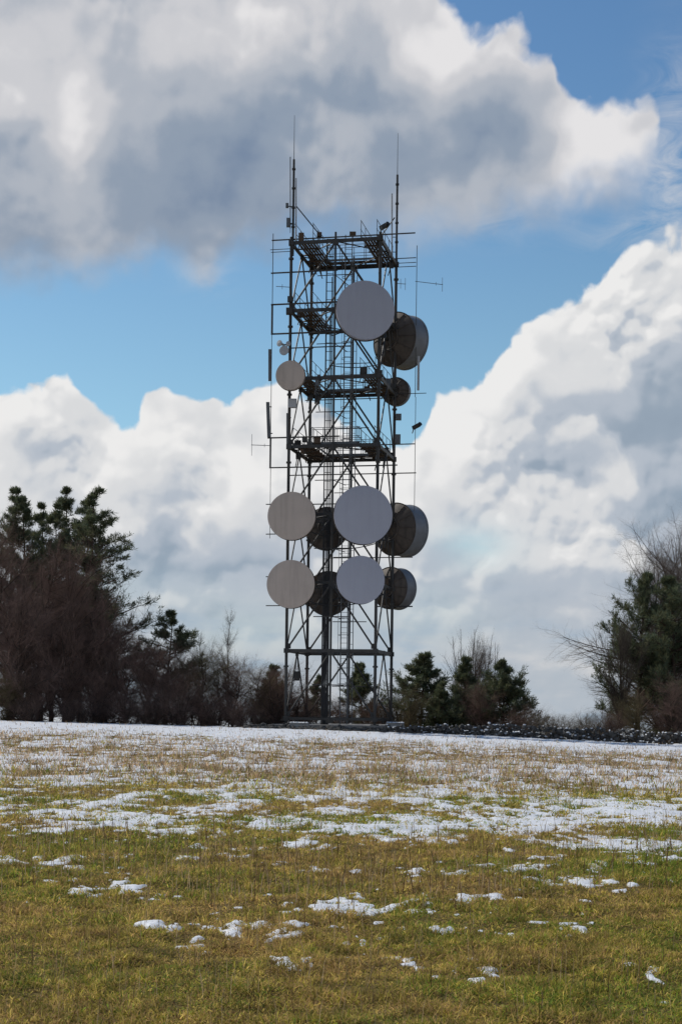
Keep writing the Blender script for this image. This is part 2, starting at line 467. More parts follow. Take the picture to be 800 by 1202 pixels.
# platforms: plank walkways along the two side faces, joined across the back
def platform(z, rails=True, back=True, front=False, wide=1.05):
    root = None
    def deck(p, q, inward, w):
        nonlocal root
        p, q = Vector(p), Vector(q); d = (q - p); L = d.length; d.normalize()
        g = MB()
        n = int(w / .17)
        for k in range(n):
            o = inward * (.32 + k * .17)
            g.bar(zz(p + o, z + .10), zz(q + o, z + .10), .118, .045)
        for t in np.linspace(.03, .97, 5):
            g.bar(zz(lerp(p, q, t), z + .04), zz(lerp(p, q, t) + inward * (w + .25), z + .04), .07, .07)
        ob = g.build('platform', M['grating'], tower)
        if rails:
            h = MB()
            for side in (.22, w + .2):
                o = inward * side
                for t in np.linspace(.02, .98, 5):
                    h.tube(zz(lerp(p, q, t) + o, z + .1), zz(lerp(p, q, t) + o, z + 1.1), .02, 5)
                for hh in (.58, 1.1): h.tube(zz(lerp(p, q, .0) + o, z + hh), zz(lerp(p, q, 1.) + o, z + hh), .018, 5)
                h.bar(zz(p + o, z + .2), zz(q + o, z + .2), .015, .13)
            h.build('handrail', M['galv'], ob)
    A, B, C, D = CORN
    inL = Vector(((B - A).x, (B - A).y, 0)).normalized(); inR = -inL
    inB = Vector(((A - D).x, (A - D).y, 0)).normalized()
    deck(A, D, inL, wide); deck(B, C, inR, wide * .9)
    if back: deck(D + inL * (wide + .05), C + inR * (wide * .9 + .05), inB, .6)
    if front: deck(A + inL * (wide + .05), B + inR * (wide * .9 + .05), -inB, .6)
platform(RZ[7], True, True); platform(RZ[6], True, False); platform(RZ[5], True, True, False, 1.0); platform(RZ[4], True, True, True, 1.15)
# front-face plane and back-face plane, for rails placed by photo row
def onface(px, py, face):
    a, b = (CORN[0], CORN[1]) if face == 'F' else (CORN[3], CORN[2])
    Y = 90.0
    for _ in range(6):
        X = at(px, py, Y).x; Y = a.y + (b.y - a.y) * (X - a.x) / (b.x - a.x)
    return at(px, py, Y)
def hbar(px0, px1, py, face, r=.045, name='outrigger_rail', m='steel'):
    a = onface(px0, py, face); b = onface(px1, py, face); z = (a.z + b.z) / 2
    MB().tube(zz(a, a.z), zz(b, a.z), r, 7).build(name, M[m], tower)
def vbar(px, py0, py1, face, r=.03, name='outrigger_pole', m='steel'):
    b = onface(px, py1, face); a = onface(px, py0, face)
    MB().tube(Vector((b.x, b.y, a.z)), b, r, 7).build(name, M[m], tower)
hbar(319, 487, 282, 'F', .04); hbar(317, 345, 293, 'F', .02); hbar(318, 345, 296, 'F', .02)
hbar(318, 396, 320.5, 'F', .045); hbar(318, 396, 357.5, 'F', .05); hbar(318, 398, 392, 'F', .05); hbar(340, 412, 408.5, 'F', .035)
vbar(319.5, 274, 357, 'F', .022); vbar(319, 357, 392, 'F', .06); vbar(317.5, 392, 514, 'F', .018)
hbar(314, 398, 514, 'F', .045); hbar(316, 466, 549, 'F', .04); vbar(317, 514, 549, 'F', .055); vbar(316.5, 549, 632, 'F', .016)
hbar(312, 345, 592, 'F', .03); hbar(312, 345, 627, 'F', .03); hbar(312, 345, 677, 'F', .03); hbar(312, 345, 711, 'F', .03)
hbar(338, 488, 558, 'B', .035); hbar(338, 487, 524.5, 'B', .035)
hbar(462, 488, 303.5, 'B', .028); hbar(462, 488, 309, 'B', .022); hbar(462, 488, 313.5, 'B', .022); hbar(380, 462, 317, 'B', .035)
vbar(487, 288, 466, 'B', .02); hbar(462, 500, 462.5, 'B', .022); vbar(486, 466, 600, 'B', .018)
vbar(490.5, 418, 458, 'B', .075, 'pipe_section', 'pale')
hbar(440, 484, 712, 'B', .04); hbar(385, 484, 655, 'B', .03); hbar(358, 440, 592, 'B', .035); hbar(358, 460, 470, 'B', .03); hbar(345, 440, 610, 'F', .035)
# junction boxes, clamps and short feeder runs cluttering the lattice
rr = random.Random(12)
for k in (2, 3, 4, 5, 6, 7):
    for i in (0, 1, 2, 3):
        for _ in range(3):
            a, b = CORN[i], CORN[(i + 1) % 4]; t = rr.choice((.06, .1, .16, .3, .7, .86, .93)); p = lerp(a, b, t)
            p = zz(p + (Vector((TX, TY, 0)) - p) * rr.uniform(.02, .12), RZ[k] + rr.uniform(-.25, .45))
            MB().box(p, (rr.uniform(.18, .42), rr.uniform(.15, .3), rr.uniform(.2, .5))).tube(p, p + Vector((rr.uniform(-.3, .3), 0, -.7)), .03, 5).build('junction_box', M[rr.choice(('steel', 'steel', 'galv', 'grating'))], tower)
for x, y, z_ in ((TX + 1.3, TY - 3.2, 24.0), (TX + 1.3, TY - 3.2, 12.6), (TX + 1.2, TY - 3.2, 8.7), (TX - 2.9, TY - 2.3, 20.6), (TX - 2.9, TY - 2.4, 12.4), (TX - 2.9, TY - 2.4, 8.4), (TX + 2.6, TY + 1.6, 22.3), (TX + 2.7, TY + 1.6, 11.7), (TX + 2.5, TY + 1.6, 8.4)):
    p = Vector((x, y, z_)); q = Vector((cx0 + .1, cy0 - .05, z_ - .9)); m_ = (p + q) / 2 - Vector((0, 0, .45))
    pts = [p.lerp(m_, t).lerp(m_.lerp(q, t), t) for t in np.linspace(0, 1, 9)]
    MB().path(pts, .03, 6).build('feeder_cable', M['cable'], tower, True)
for k in range(7):                                      # light horizontal ties half way up each bay
    zt = RZ[k] + 1.95
    MB().tube(zz(lerp(CORN[0], CORN[1], .30), zt), zz(lerp(CORN[0], CORN[1], .70), zt), .028, 6).build('tie_bar', M['steel'], tower)
    MB().tube(zz(lerp(CORN[2], CORN[3], .30), zt), zz(lerp(CORN[2], CORN[3], .70), zt), .028, 6).build('tie_bar', M['steel'], tower)
    MB().tube(zz(mF, zt), (TX + .2, TY - .5, zt), .022, 5).build('tie_bar', M['galv'], tower)
# struts from the top corner masts down to the deck
a = onface(347, 241, 'F'); b = onface(378, 279, 'F'); MB().tube(a, b, .035, 6).build('mast_strut', M['steel'], tower)
a = onface(463, 255, 'B'); b = onface(444, 281, 'B'); MB().tube(a, b, .035, 6).build('mast_strut', M['steel'], tower)

# ------------------------------------------------------------------ dish antennas
def dish(px, py, Y, r_px, az, label, kind='front', face='radome', drum=.9, anchor=None, tilt=0.0, group='round dish antennas on the tower'):
    """az: direction the open side looks, degrees from 'towards the camera', + = to the right of the picture"""
    c = at(px, py, Y); r = r_px * Y / F
    ax = Vector((math.sin(R(az)), -math.cos(R(az)), math.tan(R(tilt)))).normalized()
    root = empty('dish_antenna', c, label, 'dish antenna', group)
    # shroud: a drum with a rolled lip
    L = drum
    sh = MB().lathe(c, ax, [(r * .985, -L * .5), (r * 1.0, -L * .45), (r * 1.0, L * .42), (r * 1.025, L * .43), (r * 1.025, L * .5), (r * .97, L * .505)], 64)
    shroud = sh.build('shroud', M['shroud'] if abs(az) > 90 else M[face], root, True)
    rd = MB().lathe(c, ax, [(r * .975, L * .505), (r * .96, L * .515), (r * .6, L * .54), (r * .25, L * .552), (.001, L * .556)], 64)
    rd.build('radome', M[face], root, True)
    # parabolic bowl behind the drum
    dp = r * .42
    prof = [(r * t, -L * .5 - dp * (1 - t * t)) for t in (1.0, .9, .78, .64, .48, .3, .12)]
    bw = MB().lathe(c, ax, [(r * 1.03, -L * .5 + .03), (r * 1.03, -L * .5 - .03)] + prof + [(.001, -L * .5 - dp)], 64)
    bowl = bw.build('reflector', M['bowl'], root, True)
    u = Vector((0, 0, 1)).cross(ax).normalized(); w = ax.cross(u)
    rb = MB()
    for k in range(12):
        t = 2 * math.pi * k / 12; d = u * math.cos(t) + w * math.sin(t)
        pts = [c + d * (r * q) + ax * (-L * .5 - dp * (1 - q * q) - .03) for q in (.98, .8, .6, .4, .22)]
        rb.path(pts, .025, 5)
    rb.ring(c + ax * (-L * .5 - dp * (1 - .45 ** 2) - .06), ax, r * .45, .05, 24)
    rb.build('rib', M['bowl'], bowl)
    bk = c + ax * (-L * .5 - dp)
    mt = MB().tube(bk + ax * .1, bk - ax * .3, .22, 14)
    mt.tube(bk - ax * .22 - w * (r * .75), bk - ax * .22 + w * (r * .75), .057, 8)
    for s1, s2 in ((1, 1), (-1, 1), (1, -1), (-1, -1)):
        mt.tube(bk - ax * .2 + w * (s2 * r * .5), c + ax * (-L * .5 - dp * .78) + u * (s1 * r * .44) + w * (s2 * r * .15), .03, 6)
    if anchor is not None:
        a = Vector(anchor)
        for dz in (-r * .5, r * .5):
            mt.tube(bk - ax * .22 + w * dz, Vector((a.x, a.y, c.z + dz)), .05, 7)
        mt.tube(c - ax * L * .45 + u * r * .7, Vector((a.x, a.y, c.z + r * .3)), .03, 6)
    mt.build('mount', M['steel'], root)
    return root
A_, B_, C_, D_ = CORN
dish(428, 365, 85.0, 33.6, 7, 'topmost and largest pale grey dish facing the camera high on the tower', face='radome', drum=.5, anchor=B_)
dish(425.5, 605, 85.0, 33.6, 7, 'big pale grey dish facing the camera, upper one of the front pair low down', face='radome', drum=.5, anchor=B_)
dish(422.5, 681, 85.0, 27.6, 7, 'smaller pale grey dish facing the camera, below the big grey one', face='radome', drum=.45, anchor=B_)
dish(341, 441, 86.6, 16.8, -10, 'small round tan dish beside the left leg at mid height', face='radome_tan', drum=.35, anchor=A_)
dish(342.5, 606, 86.2, 27.6, -7, 'large tan dish on the left leg, directly above another tan dish', face='radome_tan', drum=.4, anchor=A_)
dish(341.5, 686, 86.2, 27.6, -7, 'lowest tan dish on the left leg of the tower', face='radome_tan', drum=.4, anchor=A_)
dish(470.5, 400.5, 93.0, 31.2, 138, 'topmost brown backed drum dish pointing away to the right below the top grey dish', drum=1.25, anchor=C_)
dish(471, 622.5, 93.0, 30.4, 138, 'large brown backed drum dish pointing away behind the big low grey dish', drum=1.25, anchor=C_)
dish(463, 691, 93.0, 24.2, 142, 'lowest brown backed drum dish pointing away at the right side of the tower', drum=1.0, anchor=C_)
dish(465, 460, 92.6, 16.2, 160, 'small dark dish seen from behind on the right leg at mid height', drum=.4, anchor=C_)
dish(383, 621, 93.4, 24.5, 186, 'dark dish seen from behind, upper one inside the middle of the tower', drum=.6, anchor=D_)
dish(385, 697, 93.4, 25.5, 186, 'dark dish seen from behind, lower one inside the middle of the tower', drum=.6, anchor=D_)

# ------------------------------------------------------------------ whips, panels and small aerials
def mast(px, py0, py1, py2, face, label, side):
    b = onface(px, py0, face); t = onface(px, py1, face); tt = onface(px, py2, face)
    root = empty('whip_antenna', b, label, 'antenna', 'whip antennas on the tower top')
    t.x = b.x + .0; tt.x = b.x; t.y = tt.y = b.y
    MB().tube(b, t, .066, 10).build('pole', M['steel'], root, True)
    MB().tube(t, tt, .022, 7, .012).build('whip', M['galv'], root)
    g = MB()
    for k in range(4):
        z = lerp(b, t, .3 + .2 * k); g.box(z, (.2, .2, .08))
    g.build('clamp', M['steel'], root)
    return root, b, t
mast(343.5, 300, 187, 135, 'F', 'taller steel mast with a thin whip at the top left corner of the tower', -1)
mast(464.8, 318, 205, 156, 'B', 'steel mast with a thin whip at the top right corner of the tower', 1)
def stick(px, py0, py1, face, r, label, m='pale', off=0.25, lean=0):
    b = onface(px, py0, face); t = onface(px + lean, py1, face); t.y = b.y
    root = empty('collinear_antenna', b, label, 'antenna', 'slim pole antennas')
    MB().tube(b, t, r, 8).build('radome_tube', M[m], root, True)
    g = MB()
    for q in (.06, .3): g.tube(lerp(b, t, q), lerp(b, t, q) + Vector((off, 0, 0)), .025, 6)
    g.tube(b - Vector((0, 0, .25)), b + Vector((0, 0, .1)), r * .6, 6)
    g.build('bracket', M['steel'], root)
stick(340.6, 268, 184, 'F', .03, 'slim pale rod clamped left of the tall top left mast', 'galv', .15)
stick(347.3, 286, 209, 'F', .045, 'short pale tube clamped right of the top left mast', 'pale', -.18)
stick(459.8, 300, 227, 'B', .045, 'pale tube clamped left of the top right mast', 'pale', .24)
def panel(px, py0, py1, face, w, label, m='steel', off=.2, lean=0):
    b = onface(px, py1, face); t = onface(px + lean, py0, face); t.y = b.y
    root = empty('panel_antenna', b, label, 'panel antenna', 'upright panel antennas on the left side')
    d = (t - b).normalized()
    MB().bar(b, t, w, .14, (0, 1, 0)).build('housing', M[m], root)
    g = MB()
    for q in (.12, .88): g.bar(lerp(b, t, q) + Vector((0, .05, 0)), lerp(b, t, q) + Vector((off, .15, 0)), .05, .05)
    g.build('bracket', M['steel'], root)
    return root
dpan = mat('panel_grey', (.10, .105, .11), .5, 0, .5, 2., (.075, .078, .08)); M['dpan'] = dpan
panel(316.6, 410, 447, 'F', .17, 'upper dark panel antenna on the thin left pole level with the small tan dish', 'dpan', .06)
panel(314.2, 513, 472, 'F', .2, 'lower dark panel antenna leaning out at the far left of the tower', 'dpan', .2, 1.4)
panel(338.2, 524, 485, 'F', .22, 'dark panel antenna fixed to the left leg under the small tan dish', 'dpan', .15)
def yagi(px0, px1, py, face, els, label, dy=0.6, drop=0):
    a = onface(px0, py, face); b = onface(px1, py + drop, face); b.y = a.y
    root = empty('yagi_antenna', a, label, 'yagi antenna', 'small yagi aerials')
    MB().tube(a, b, .02, 6).build('boom', M['galv'], root)
    for t, h in els:
        p = lerp(a, b, t)
        MB().tube(p - Vector((0, 0, h)), p + Vector((0, 0, h)), .013, 5).build('element', M['galv'], root)
yagi(487, 520, 330, 'B', ((.98, .42), (.75, .1)), 'yagi aerial sticking out to the right of the thin right pole', drop=2)
yagi(464, 476, 332.5, 'B', ((.96, .36), (.5, .3)), 'short yagi aerial fixed to the right leg beside the top grey dish')
yagi(317, 295, 523, 'F', ((.97, .62), (.3, .1)), 'faint yagi aerial sticking out at the far left of the tower')
yagi(342, 324, 337, 'F', ((.6, .15),), 'tiny thin aerial arm on the left leg near the tower top')
def smallbox(px, py, face, size, label, m='pale', name='equipment_box', anch=.25, cat='box'):
    c = onface(px, py, face) + Vector((0, -.15, 0))
    root = empty(name, c, label, cat)
    g = MB().box(c, size); g.build('housing', M[m], root)
    l = MB().box(c + Vector((0, -size[1] / 2 - .012, 0)), (size[0] * .8, .02, size[2] * .8)); l.build('cover', M[m], root)
    MB().bar(c + Vector((0, size[1] / 2, 0)), c + Vector((anch, .2, 0)), .05, .05).build('bracket', M['steel'], root)
    return root
smallbox(343, 474, 'F', (.5, .3, .5), 'pale grey box on the left leg just below the small tan dish')
smallbox(467.5, 490, 'B', (.32, .3, .36), 'small grey box on the right leg under the small dark dish', 'galv', anch=-.2)
smallbox(466.5, 516, 'B', (.32, .3, .55), 'taller grey box on the right leg just above the middle platform', 'galv', anch=-.2)
smallbox(339.5, 366, 'F', (.36, .3, .36), 'dark box on the left leg at the second platform', 'steel', anch=.2)
smallbox(340.5, 352, 'F', (.3, .3, .3), 'small dark box on the left leg above the second platform', 'steel', anch=.2)
smallbox(337, 242, 'F', (.16, .2, .24), 'tiny box high on the top left mast, upper one', 'galv', anch=.3)
smallbox(338.5, 262, 'F', (.22, .2, .5), 'small narrow box on the top left mast, lower one', 'galv', anch=.25)
# cluster of horn antennas over the small tan dish
def horn(px, py, face, r, az, label):
    c = onface(px, py, face) + Vector((0, -.2, 0)); ax = Vector((math.sin(R(az)), -math.cos(R(az)), .05))
    root = empty('horn_antenna', c, label, 'horn antenna', 'little horn antennas on the left leg')
    MB().lathe(c, ax, [(.06, -.25), (.07, -.05), (r, .12), (r * 1.08, .13), (r * 1.08, .17), (r * .95, .172), (.001, .2)], 20).build('horn', M['pale'], root, True)
    MB().bar(c - Vector(ax).normalized() * .2, onface(341.5, py, face), .06, .06).build('bracket', M['steel'], root)
horn(330, 404.5, 'F', .17, -40, 'leftmost little horn antenna above the small tan dish')
horn(334.5, 413, 'F', .26, -20, 'largest little pale horn antenna right above the small tan dish')
horn(338, 405, 'F', .13, 10, 'little horn antenna nearest the left leg above the small tan dish')
# camera on the right pole and the lamp on the top deck
def camera_unit(px, py, face, label, s=1.0, dirx=1):
    c = onface(px, py, face); root = empty('security_camera', c, label, 'camera', 'cameras on the tower')
    MB().bar(c + Vector((-.18 * dirx * s, 0, -.1)), c + Vector((.18 * dirx * s, -.25, .06)), .2 * s, .2 * s).build('body', M['steel'], root)
    MB().lathe(c + Vector((.2 * dirx * s, -.28, .07)), Vector((dirx * .36, -.5, .32)), [(.10 * s, -.05), (.13 * s, .08), (.001, .081)], 14).build('lens', M['cable'], root, True)
    MB().tube(c + Vector((-.12 * dirx * s, 0, -.08)), c + Vector((-.22 * dirx * s, 0, -.42)), .03, 6).build('bracket', M['steel'], root)
camera_unit(488, 500.5, 'B', 'small dark camera on the thin right pole under the small dark dish', 1.0)
camera_unit(450, 266, 'B', 'small dark floodlight shaped camera on the top deck near the right mast', 1.1)
# hanging hoist block under the lowest ring, left side
h0 = (CORN[0] + CORN[3]) / 2; hz = RZ[1] - .15
root = empty('hoist_block', zz(h0, hz), 'dark hoist block hanging below the lowest ring on the left side', 'hoist')
MB().box(zz(h0, hz - 1.25), (.34, .3, .55)).lathe(zz(h0, hz - 1.25), (0, 1, 0), [(.001, -.2), (.24, -.2), (.24, .2), (.001, .2)], 16).build('block', M['steel'], root)
g = MB()
for s in (-.1, .1): g.tube(zz(h0, hz), zz(h0, hz - 1.05) + Vector((s, 0, 0)), .02, 5)
for s in (-.2, .2): g.tube(zz(h0, hz - 1.3) + Vector((s * .7, 0, 0)), zz(h0, hz - 2.6) + Vector((s * 1.8, 0, 0)), .02, 5)
g.build('rope', M['cable'], root)
# ------------------------------------------------------------------ ground, snow, grass
def _hash(ix, iy, seed):
    h = (ix.astype(np.int64) * 374761393 + iy.astype(np.int64) * 668265263 + seed * 1442695041) & 0xffffffff
    h = ((h ^ (h >> 13)) * 1274126177) & 0xffffffff
    h = (h ^ (h >> 16)) & 0xffffffff
    return h / 4294967295.0
def vn(x, y, seed=0):
    x = np.asarray(x, float); y = np.asarray(y, float)
    ix, iy = np.floor(x), np.floor(y); fx, fy = x - ix, y - iy
    fx = fx * fx * (3 - 2 * fx); fy = fy * fy * (3 - 2 * fy)
    a = _hash(ix, iy, seed); b = _hash(ix + 1, iy, seed); c = _hash(ix, iy + 1, seed); d = _hash(ix + 1, iy + 1, seed)
    return (a + (b - a) * fx) * (1 - fy) + (c + (d - c) * fx) * fy
def fbm(x, y, octs=4, seed=0, g=.5):
    s, a, t = 0., 1., 0.
    for k in range(octs):
        s = s + a * vn(x * 2 ** k + 17.3 * k, y * 2 ** k - 9.1 * k, seed + k); t += a; a *= g
    return s / t
def sst(a, b, x):
    t = np.clip((np.asarray(x, float) - a) / (b - a), 0, 1); return t * t * (3 - 2 * t)
def zg(X, Y):
    X = np.asarray(X, float); Y = np.asarray(Y, float)
    Xc = np.clip(X, -70, 70)
    s = np.clip((Y - 8) / 72., -.3, 1.0)
    z = s * (.30 - .0228 * Xc - .00028 * Xc * Xc)
    z = z - .03 * np.maximum(Y - 88., 0) - .02 * np.maximum(-Y, 0)
    z = z + (fbm(X / 5., Y / 5., 3, 5) - .5) * .10 * np.clip(Y / 40., .3, 1) + (fbm(X / .9, Y / .9, 3, 9) - .5) * .06 + (vn(X / .34, Y / .34, 14) - .5) * .05
    return z
def zg1(x, y): return float(zg(np.array([x]), np.array([y]))[0])
def ground_hit(px, py):
    sx, sz = ray(px, py)
    lo = 5.0
    for Y in np.arange(6, 86, .05):
        if CAMZ + sz * Y < zg1(sx * Y, Y) + .04: return sx * Y, Y
    return sx * 84, 84
def fast_mesh(name, v, loops, starts, totals, material, col=None):
    m = bpy.data.meshes.new(name)
    m.vertices.add(len(v)); m.vertices.foreach_set('co', np.ascontiguousarray(v, dtype=np.float32).ravel())
    m.loops.add(len(loops)); m.loops.foreach_set('vertex_index', np.ascontiguousarray(loops, dtype=np.int32))
    m.polygons.add(len(starts)); m.polygons.foreach_set('loop_start', np.ascontiguousarray(starts, dtype=np.int32))
    try: m.polygons.foreach_set('loop_total', np.ascontiguousarray(totals, dtype=np.int32))
    except Exception: pass
    m.update(calc_edges=True)
    if col is not None:
        at_ = m.attributes.new('tint', 'FLOAT_COLOR', 'POINT')
        c4 = np.ones((len(v), 4), np.float32); c4[:, :3] = col * 1.15
        at_.data.foreach_set('color', c4.ravel())
    m.materials.append(material)
    o = bpy.data.objects.new(name, m); COL.objects.link(o)
    return o
def grid_mesh(name, xs, ys, zfun, material, keep=None, smooth=True):
    X, Y = np.meshgrid(xs, ys); Z = zfun(X, Y)
    v = np.stack([X, Y, Z], -1).reshape(-1, 3)
    nx, ny = len(xs), len(ys)
    i = (np.arange(ny - 1)[:, None] * nx + np.arange(nx - 1)[None, :])
    q = np.stack([i, i + 1, i + nx + 1, i + nx], -1).reshape(-1, 4)
    if keep is not None: q = q[keep(X, Y).reshape(-1)]
    return v, q
def spaced(a, b, near, grow):
    out = [a]
    while out[-1] < b: out.append(out[-1] + max(near, grow * abs(out[-1])))
    return np.array(out)
# materials
def ground_mat():
    m = mat('field_soil', (.17, .125, .045), .95, 0, .7, 1.3, (.11, .10, .03), 1.0, 22., spec=.1)
    nt = m.node_tree; b = nt.nodes['Principled BSDF']; g = nt.nodes.new('ShaderNodeNewGeometry')
    n = noise(nt, g.outputs['Position'], 34., 5, .7, dims='3D').ss(.32, .68)
    n2 = noise(nt, g.outputs['Position'], 9., 4, .65, dims='3D').ss(.35, .65)
    src = b.inputs['Base Color'].links[0].from_socket
    a = nt.nodes.new('ShaderNodeMix'); a.data_type = 'RGBA'; a.inputs[6].default_value = (.10, .072, .025, 1)
    nt.links.new(n.s, a.inputs[0]); nt.links.new(src, a.inputs[7])
    c = nt.nodes.new('ShaderNodeMix'); c.data_type = 'RGBA'; c.inputs[7].default_value = (.24, .17, .07, 1)
    nt.links.new((n2 * .5).s, c.inputs[0]); nt.links.new(a.outputs[2], c.inputs[6])
    nt.links.new(c.outputs[2], b.inputs['Base Color'])
    return m
def snow_mat():
    m = mat('snow', (.74, .75, .77), .6, 0, .5, 4., (.62, .635, .66), .6, 14., spec=.3)
    return m
M['soil'] = ground_mat(); M['snow'] = snow_mat()
# one sheet from behind the camera to the horizon
xs = np.concatenate([-spaced(30, 2500, .8, .12)[::-1], np.arange(-29.6, -8.1, .4), np.arange(-8, 8.01, .1), np.arange(8.4, 29.7, .4), spaced(30, 2500, .8, .12)])
ys = np.concatenate([-spaced(5, 400, 1., .15)[::-1], np.arange(-4.6, 5.8, .4), np.arange(6, 22, .1), np.arange(22, 110, .4), spaced(110, 2600, .8, .06)])
v, q = grid_mesh('field', xs, ys, zg, None)
n = len(q)
fld = fast_mesh('field', v, q.ravel(), np.arange(n) * 4, np.full(n, 4), M['soil'])
fld.data.polygons.foreach_set('use_smooth', [True] * n)
tag(fld, 'olive brown rough grass field rising gently to a crest', None, None, 'structure')
# --- where the snow lies
PATCH = [(420, 1062, .42, 1.0), (332, 1083, .20, .9), (248, 1086, .22, .7), (112, 1040, .34, .9), (530, 1086, .22, .8), (490, 1021, .2, .8),
         (676, 1032, .42, .9), (668, 1083, .22, .6), (12, 1008, .5, .8), (545, 1052, .2, .7), (172, 1081, .14, .6), (460, 1123, .12, .5), (568, 1050, .2, .6),
         (225, 1106, .14, .5), (338, 1122, .16, .5), (212, 972, .55, .9), (85, 966, .7, .9), (340, 990, .3, .7), (720, 988, .8, 1.0), (785, 990, .6, 1.0), (620, 1016, .3, .8), (600, 1016, .3, .7),
         (230, 945, 1.1, .9), (150, 958, .8, .9), (470, 968, .9, 1.0), (415, 972, .8, .9), (640, 960, 1.3, 1.0), (560, 966, 1., 1.0), (740, 950, 1.4, 1.0), (690, 940, 1.4, .9), (300, 928, 1.2, .7), (60, 915, 1.6, .8), (780, 962, 1.2, 1.0)]
PW = [(ground_hit(px, py), r, a) for px, py, r, a in PATCH]
def snow_cover(X, Y):
    """> 0 where snow lies"""
    D = np.interp(Y, [0, 12, 15, 17.5, 20, 26, 31, 37, 44, 52, 60, 66, 72, 95], [.03, .05, .10, .23, .41, .52, .55, .54, .55, .58, .58, .76, .93, .99])
    side = np.clip(X / (.16 * np.maximum(Y, 5)), -1, 1)
    D = D + side * .06 * sst(14, 19, Y) * (1 - sst(34, 44, Y))
    D = D + (fbm(X / 7., Y / 5., 3, 40) - .5) * .42 * sst(14, 20, Y) * (1 - sst(60, 74, Y))
    n = .26 * vn(X / .9 + 3, Y / 1.2, 21) + .30 * vn(X / .32, Y / .6 + 5, 22) + .25 * vn(X / .14, Y / .28, 23) + .19 * vn(X / .06, Y / .11, 24)
    nn = (n - .5) * 2.2 + .5
    nf = .55 * vn(X / .15, Y / .26, 73) + .45 * vn(X / .055, Y / .09, 74)
    m = D - nn
    m = np.maximum(m, (vn(X / .15 + 9, Y / .32, 71) * .7 + vn(X / .05, Y / .09, 72) * .3 - (.95 - .42 * np.clip(D, 0, .6))) * 1.2)
    for (gx, gy), r, a in PW:
        d2 = ((X - gx) / r) ** 2 + ((Y - gy) / (r * 1.1)) ** 2
        near = d2 < 9
        if near.any():
            b = np.where(near, np.exp(-d2), 0)
            m = np.where(near, np.maximum(m, b * a * .74 - .34 - (nf - .5) * 1.35), m)
    return m
sv, sq, nv = [], [], 0
for (y0, y1, dx, dy, hx) in ((6, 16, .03, .05, 8.), (16, 30, .05, .08, 11.5), (30, 58, .10, .15, 19.), (58, 87, .15, .2, 30.)):
    xs = np.arange(-hx, hx, dx); ys = np.arange(y0, y1 + dy * .5, dy)
    X, Y = np.meshgrid(xs, ys); mm = snow_cover(X, Y)
    h = sst(-.02, .45, mm)
    lump = (fbm(X / .16, Y / .16, 3, 61) - .5) * .035 + (fbm(X / .5, Y / .5, 2, 66) - .5) * .05
    Z = zg(X, Y) - .02 + h * (.012 + lump * .55) + .03 * sst(-.02, .05, mm)
    nx, ny = len(xs), len(ys)
    i = (np.arange(ny - 1)[:, None] * nx + np.arange(nx - 1)[None, :])
    keep = (np.maximum(np.maximum(mm[:-1, :-1], mm[1:, :-1]), np.maximum(mm[:-1, 1:], mm[1:, 1:])) > 0)
    q = np.stack([i, i + 1, i + nx + 1, i + nx], -1)[keep]
    used, inv = np.unique(q.ravel(), return_inverse=True)
    sv.append(np.stack([X, Y, Z], -1).reshape(-1, 3)[used]); sq.append(inv.reshape(-1, 4) + nv); nv += len(used)
sv = np.concatenate(sv); sq = np.concatenate(sq); n = len(sq)
sn = fast_mesh('snow', sv, sq.ravel(), np.arange(n) * 4, np.full(n, 4), M['snow'])
sn.data.polygons.foreach_set('use_smooth', [True] * n)
tag(sn, 'thin melting snow lying in broken patches on the rough grass', None, None, 'stuff')

# --- grass: every blade a bent strip
rng = np.random.default_rng(11)
M['grass'] = mat('grass_blades', (.1, .1, .03), .75, attr='tint', transl=.5, spec=.2)
C_OL = np.array((.265, .235, .035)); C_YE = np.array((.420, .320, .085)); C_BR = np.array((.375, .245, .095)); C_GR = np.array((.160, .220, .030)); C_ST = np.array((.50, .37, .23)); C_DK = np.array((.11, .068, .035)); C_RU = np.array((.40, .265, .155))
def blades(X, Y, h, w, tilt, col, curl=.5):
    n = len(X); az = rng.uniform(0, 2 * np.pi, n); Z = zg(X, Y) + .002
    fx, fy = np.cos(az), np.sin(az)                        # lean direction
    fa = rng.uniform(0, 2 * np.pi, n); wx, wy = np.cos(fa) * w * .5, np.sin(fa) * w * .5
    t1 = tilt; t2 = tilt + curl * rng.uniform(.2, 1.4, n)
    mx = X + fx * np.sin(t1) * h * .55; my = Y + fy * np.sin(t1) * h * .55; mz = Z + np.cos(t1) * h * .55
    ex = mx + fx * np.sin(t2) * h * .45; ey = my + fy * np.sin(t2) * h * .45; ez = mz + np.cos(t2) * h * .45
    v = np.empty((n, 5, 3))
    v[:, 0] = np.stack([X - wx, Y - wy, Z], -1); v[:, 1] = np.stack([X + wx, Y + wy, Z], -1)
    v[:, 2] = np.stack([mx + wx * .8, my + wy * .8, mz], -1); v[:, 3] = np.stack([mx - wx * .8, my - wy * .8, mz], -1)
    v[:, 4] = np.stack([ex, ey, ez], -1)
    return v, np.repeat(col[:, None, :], 5, 1)
GV, GC = [], []
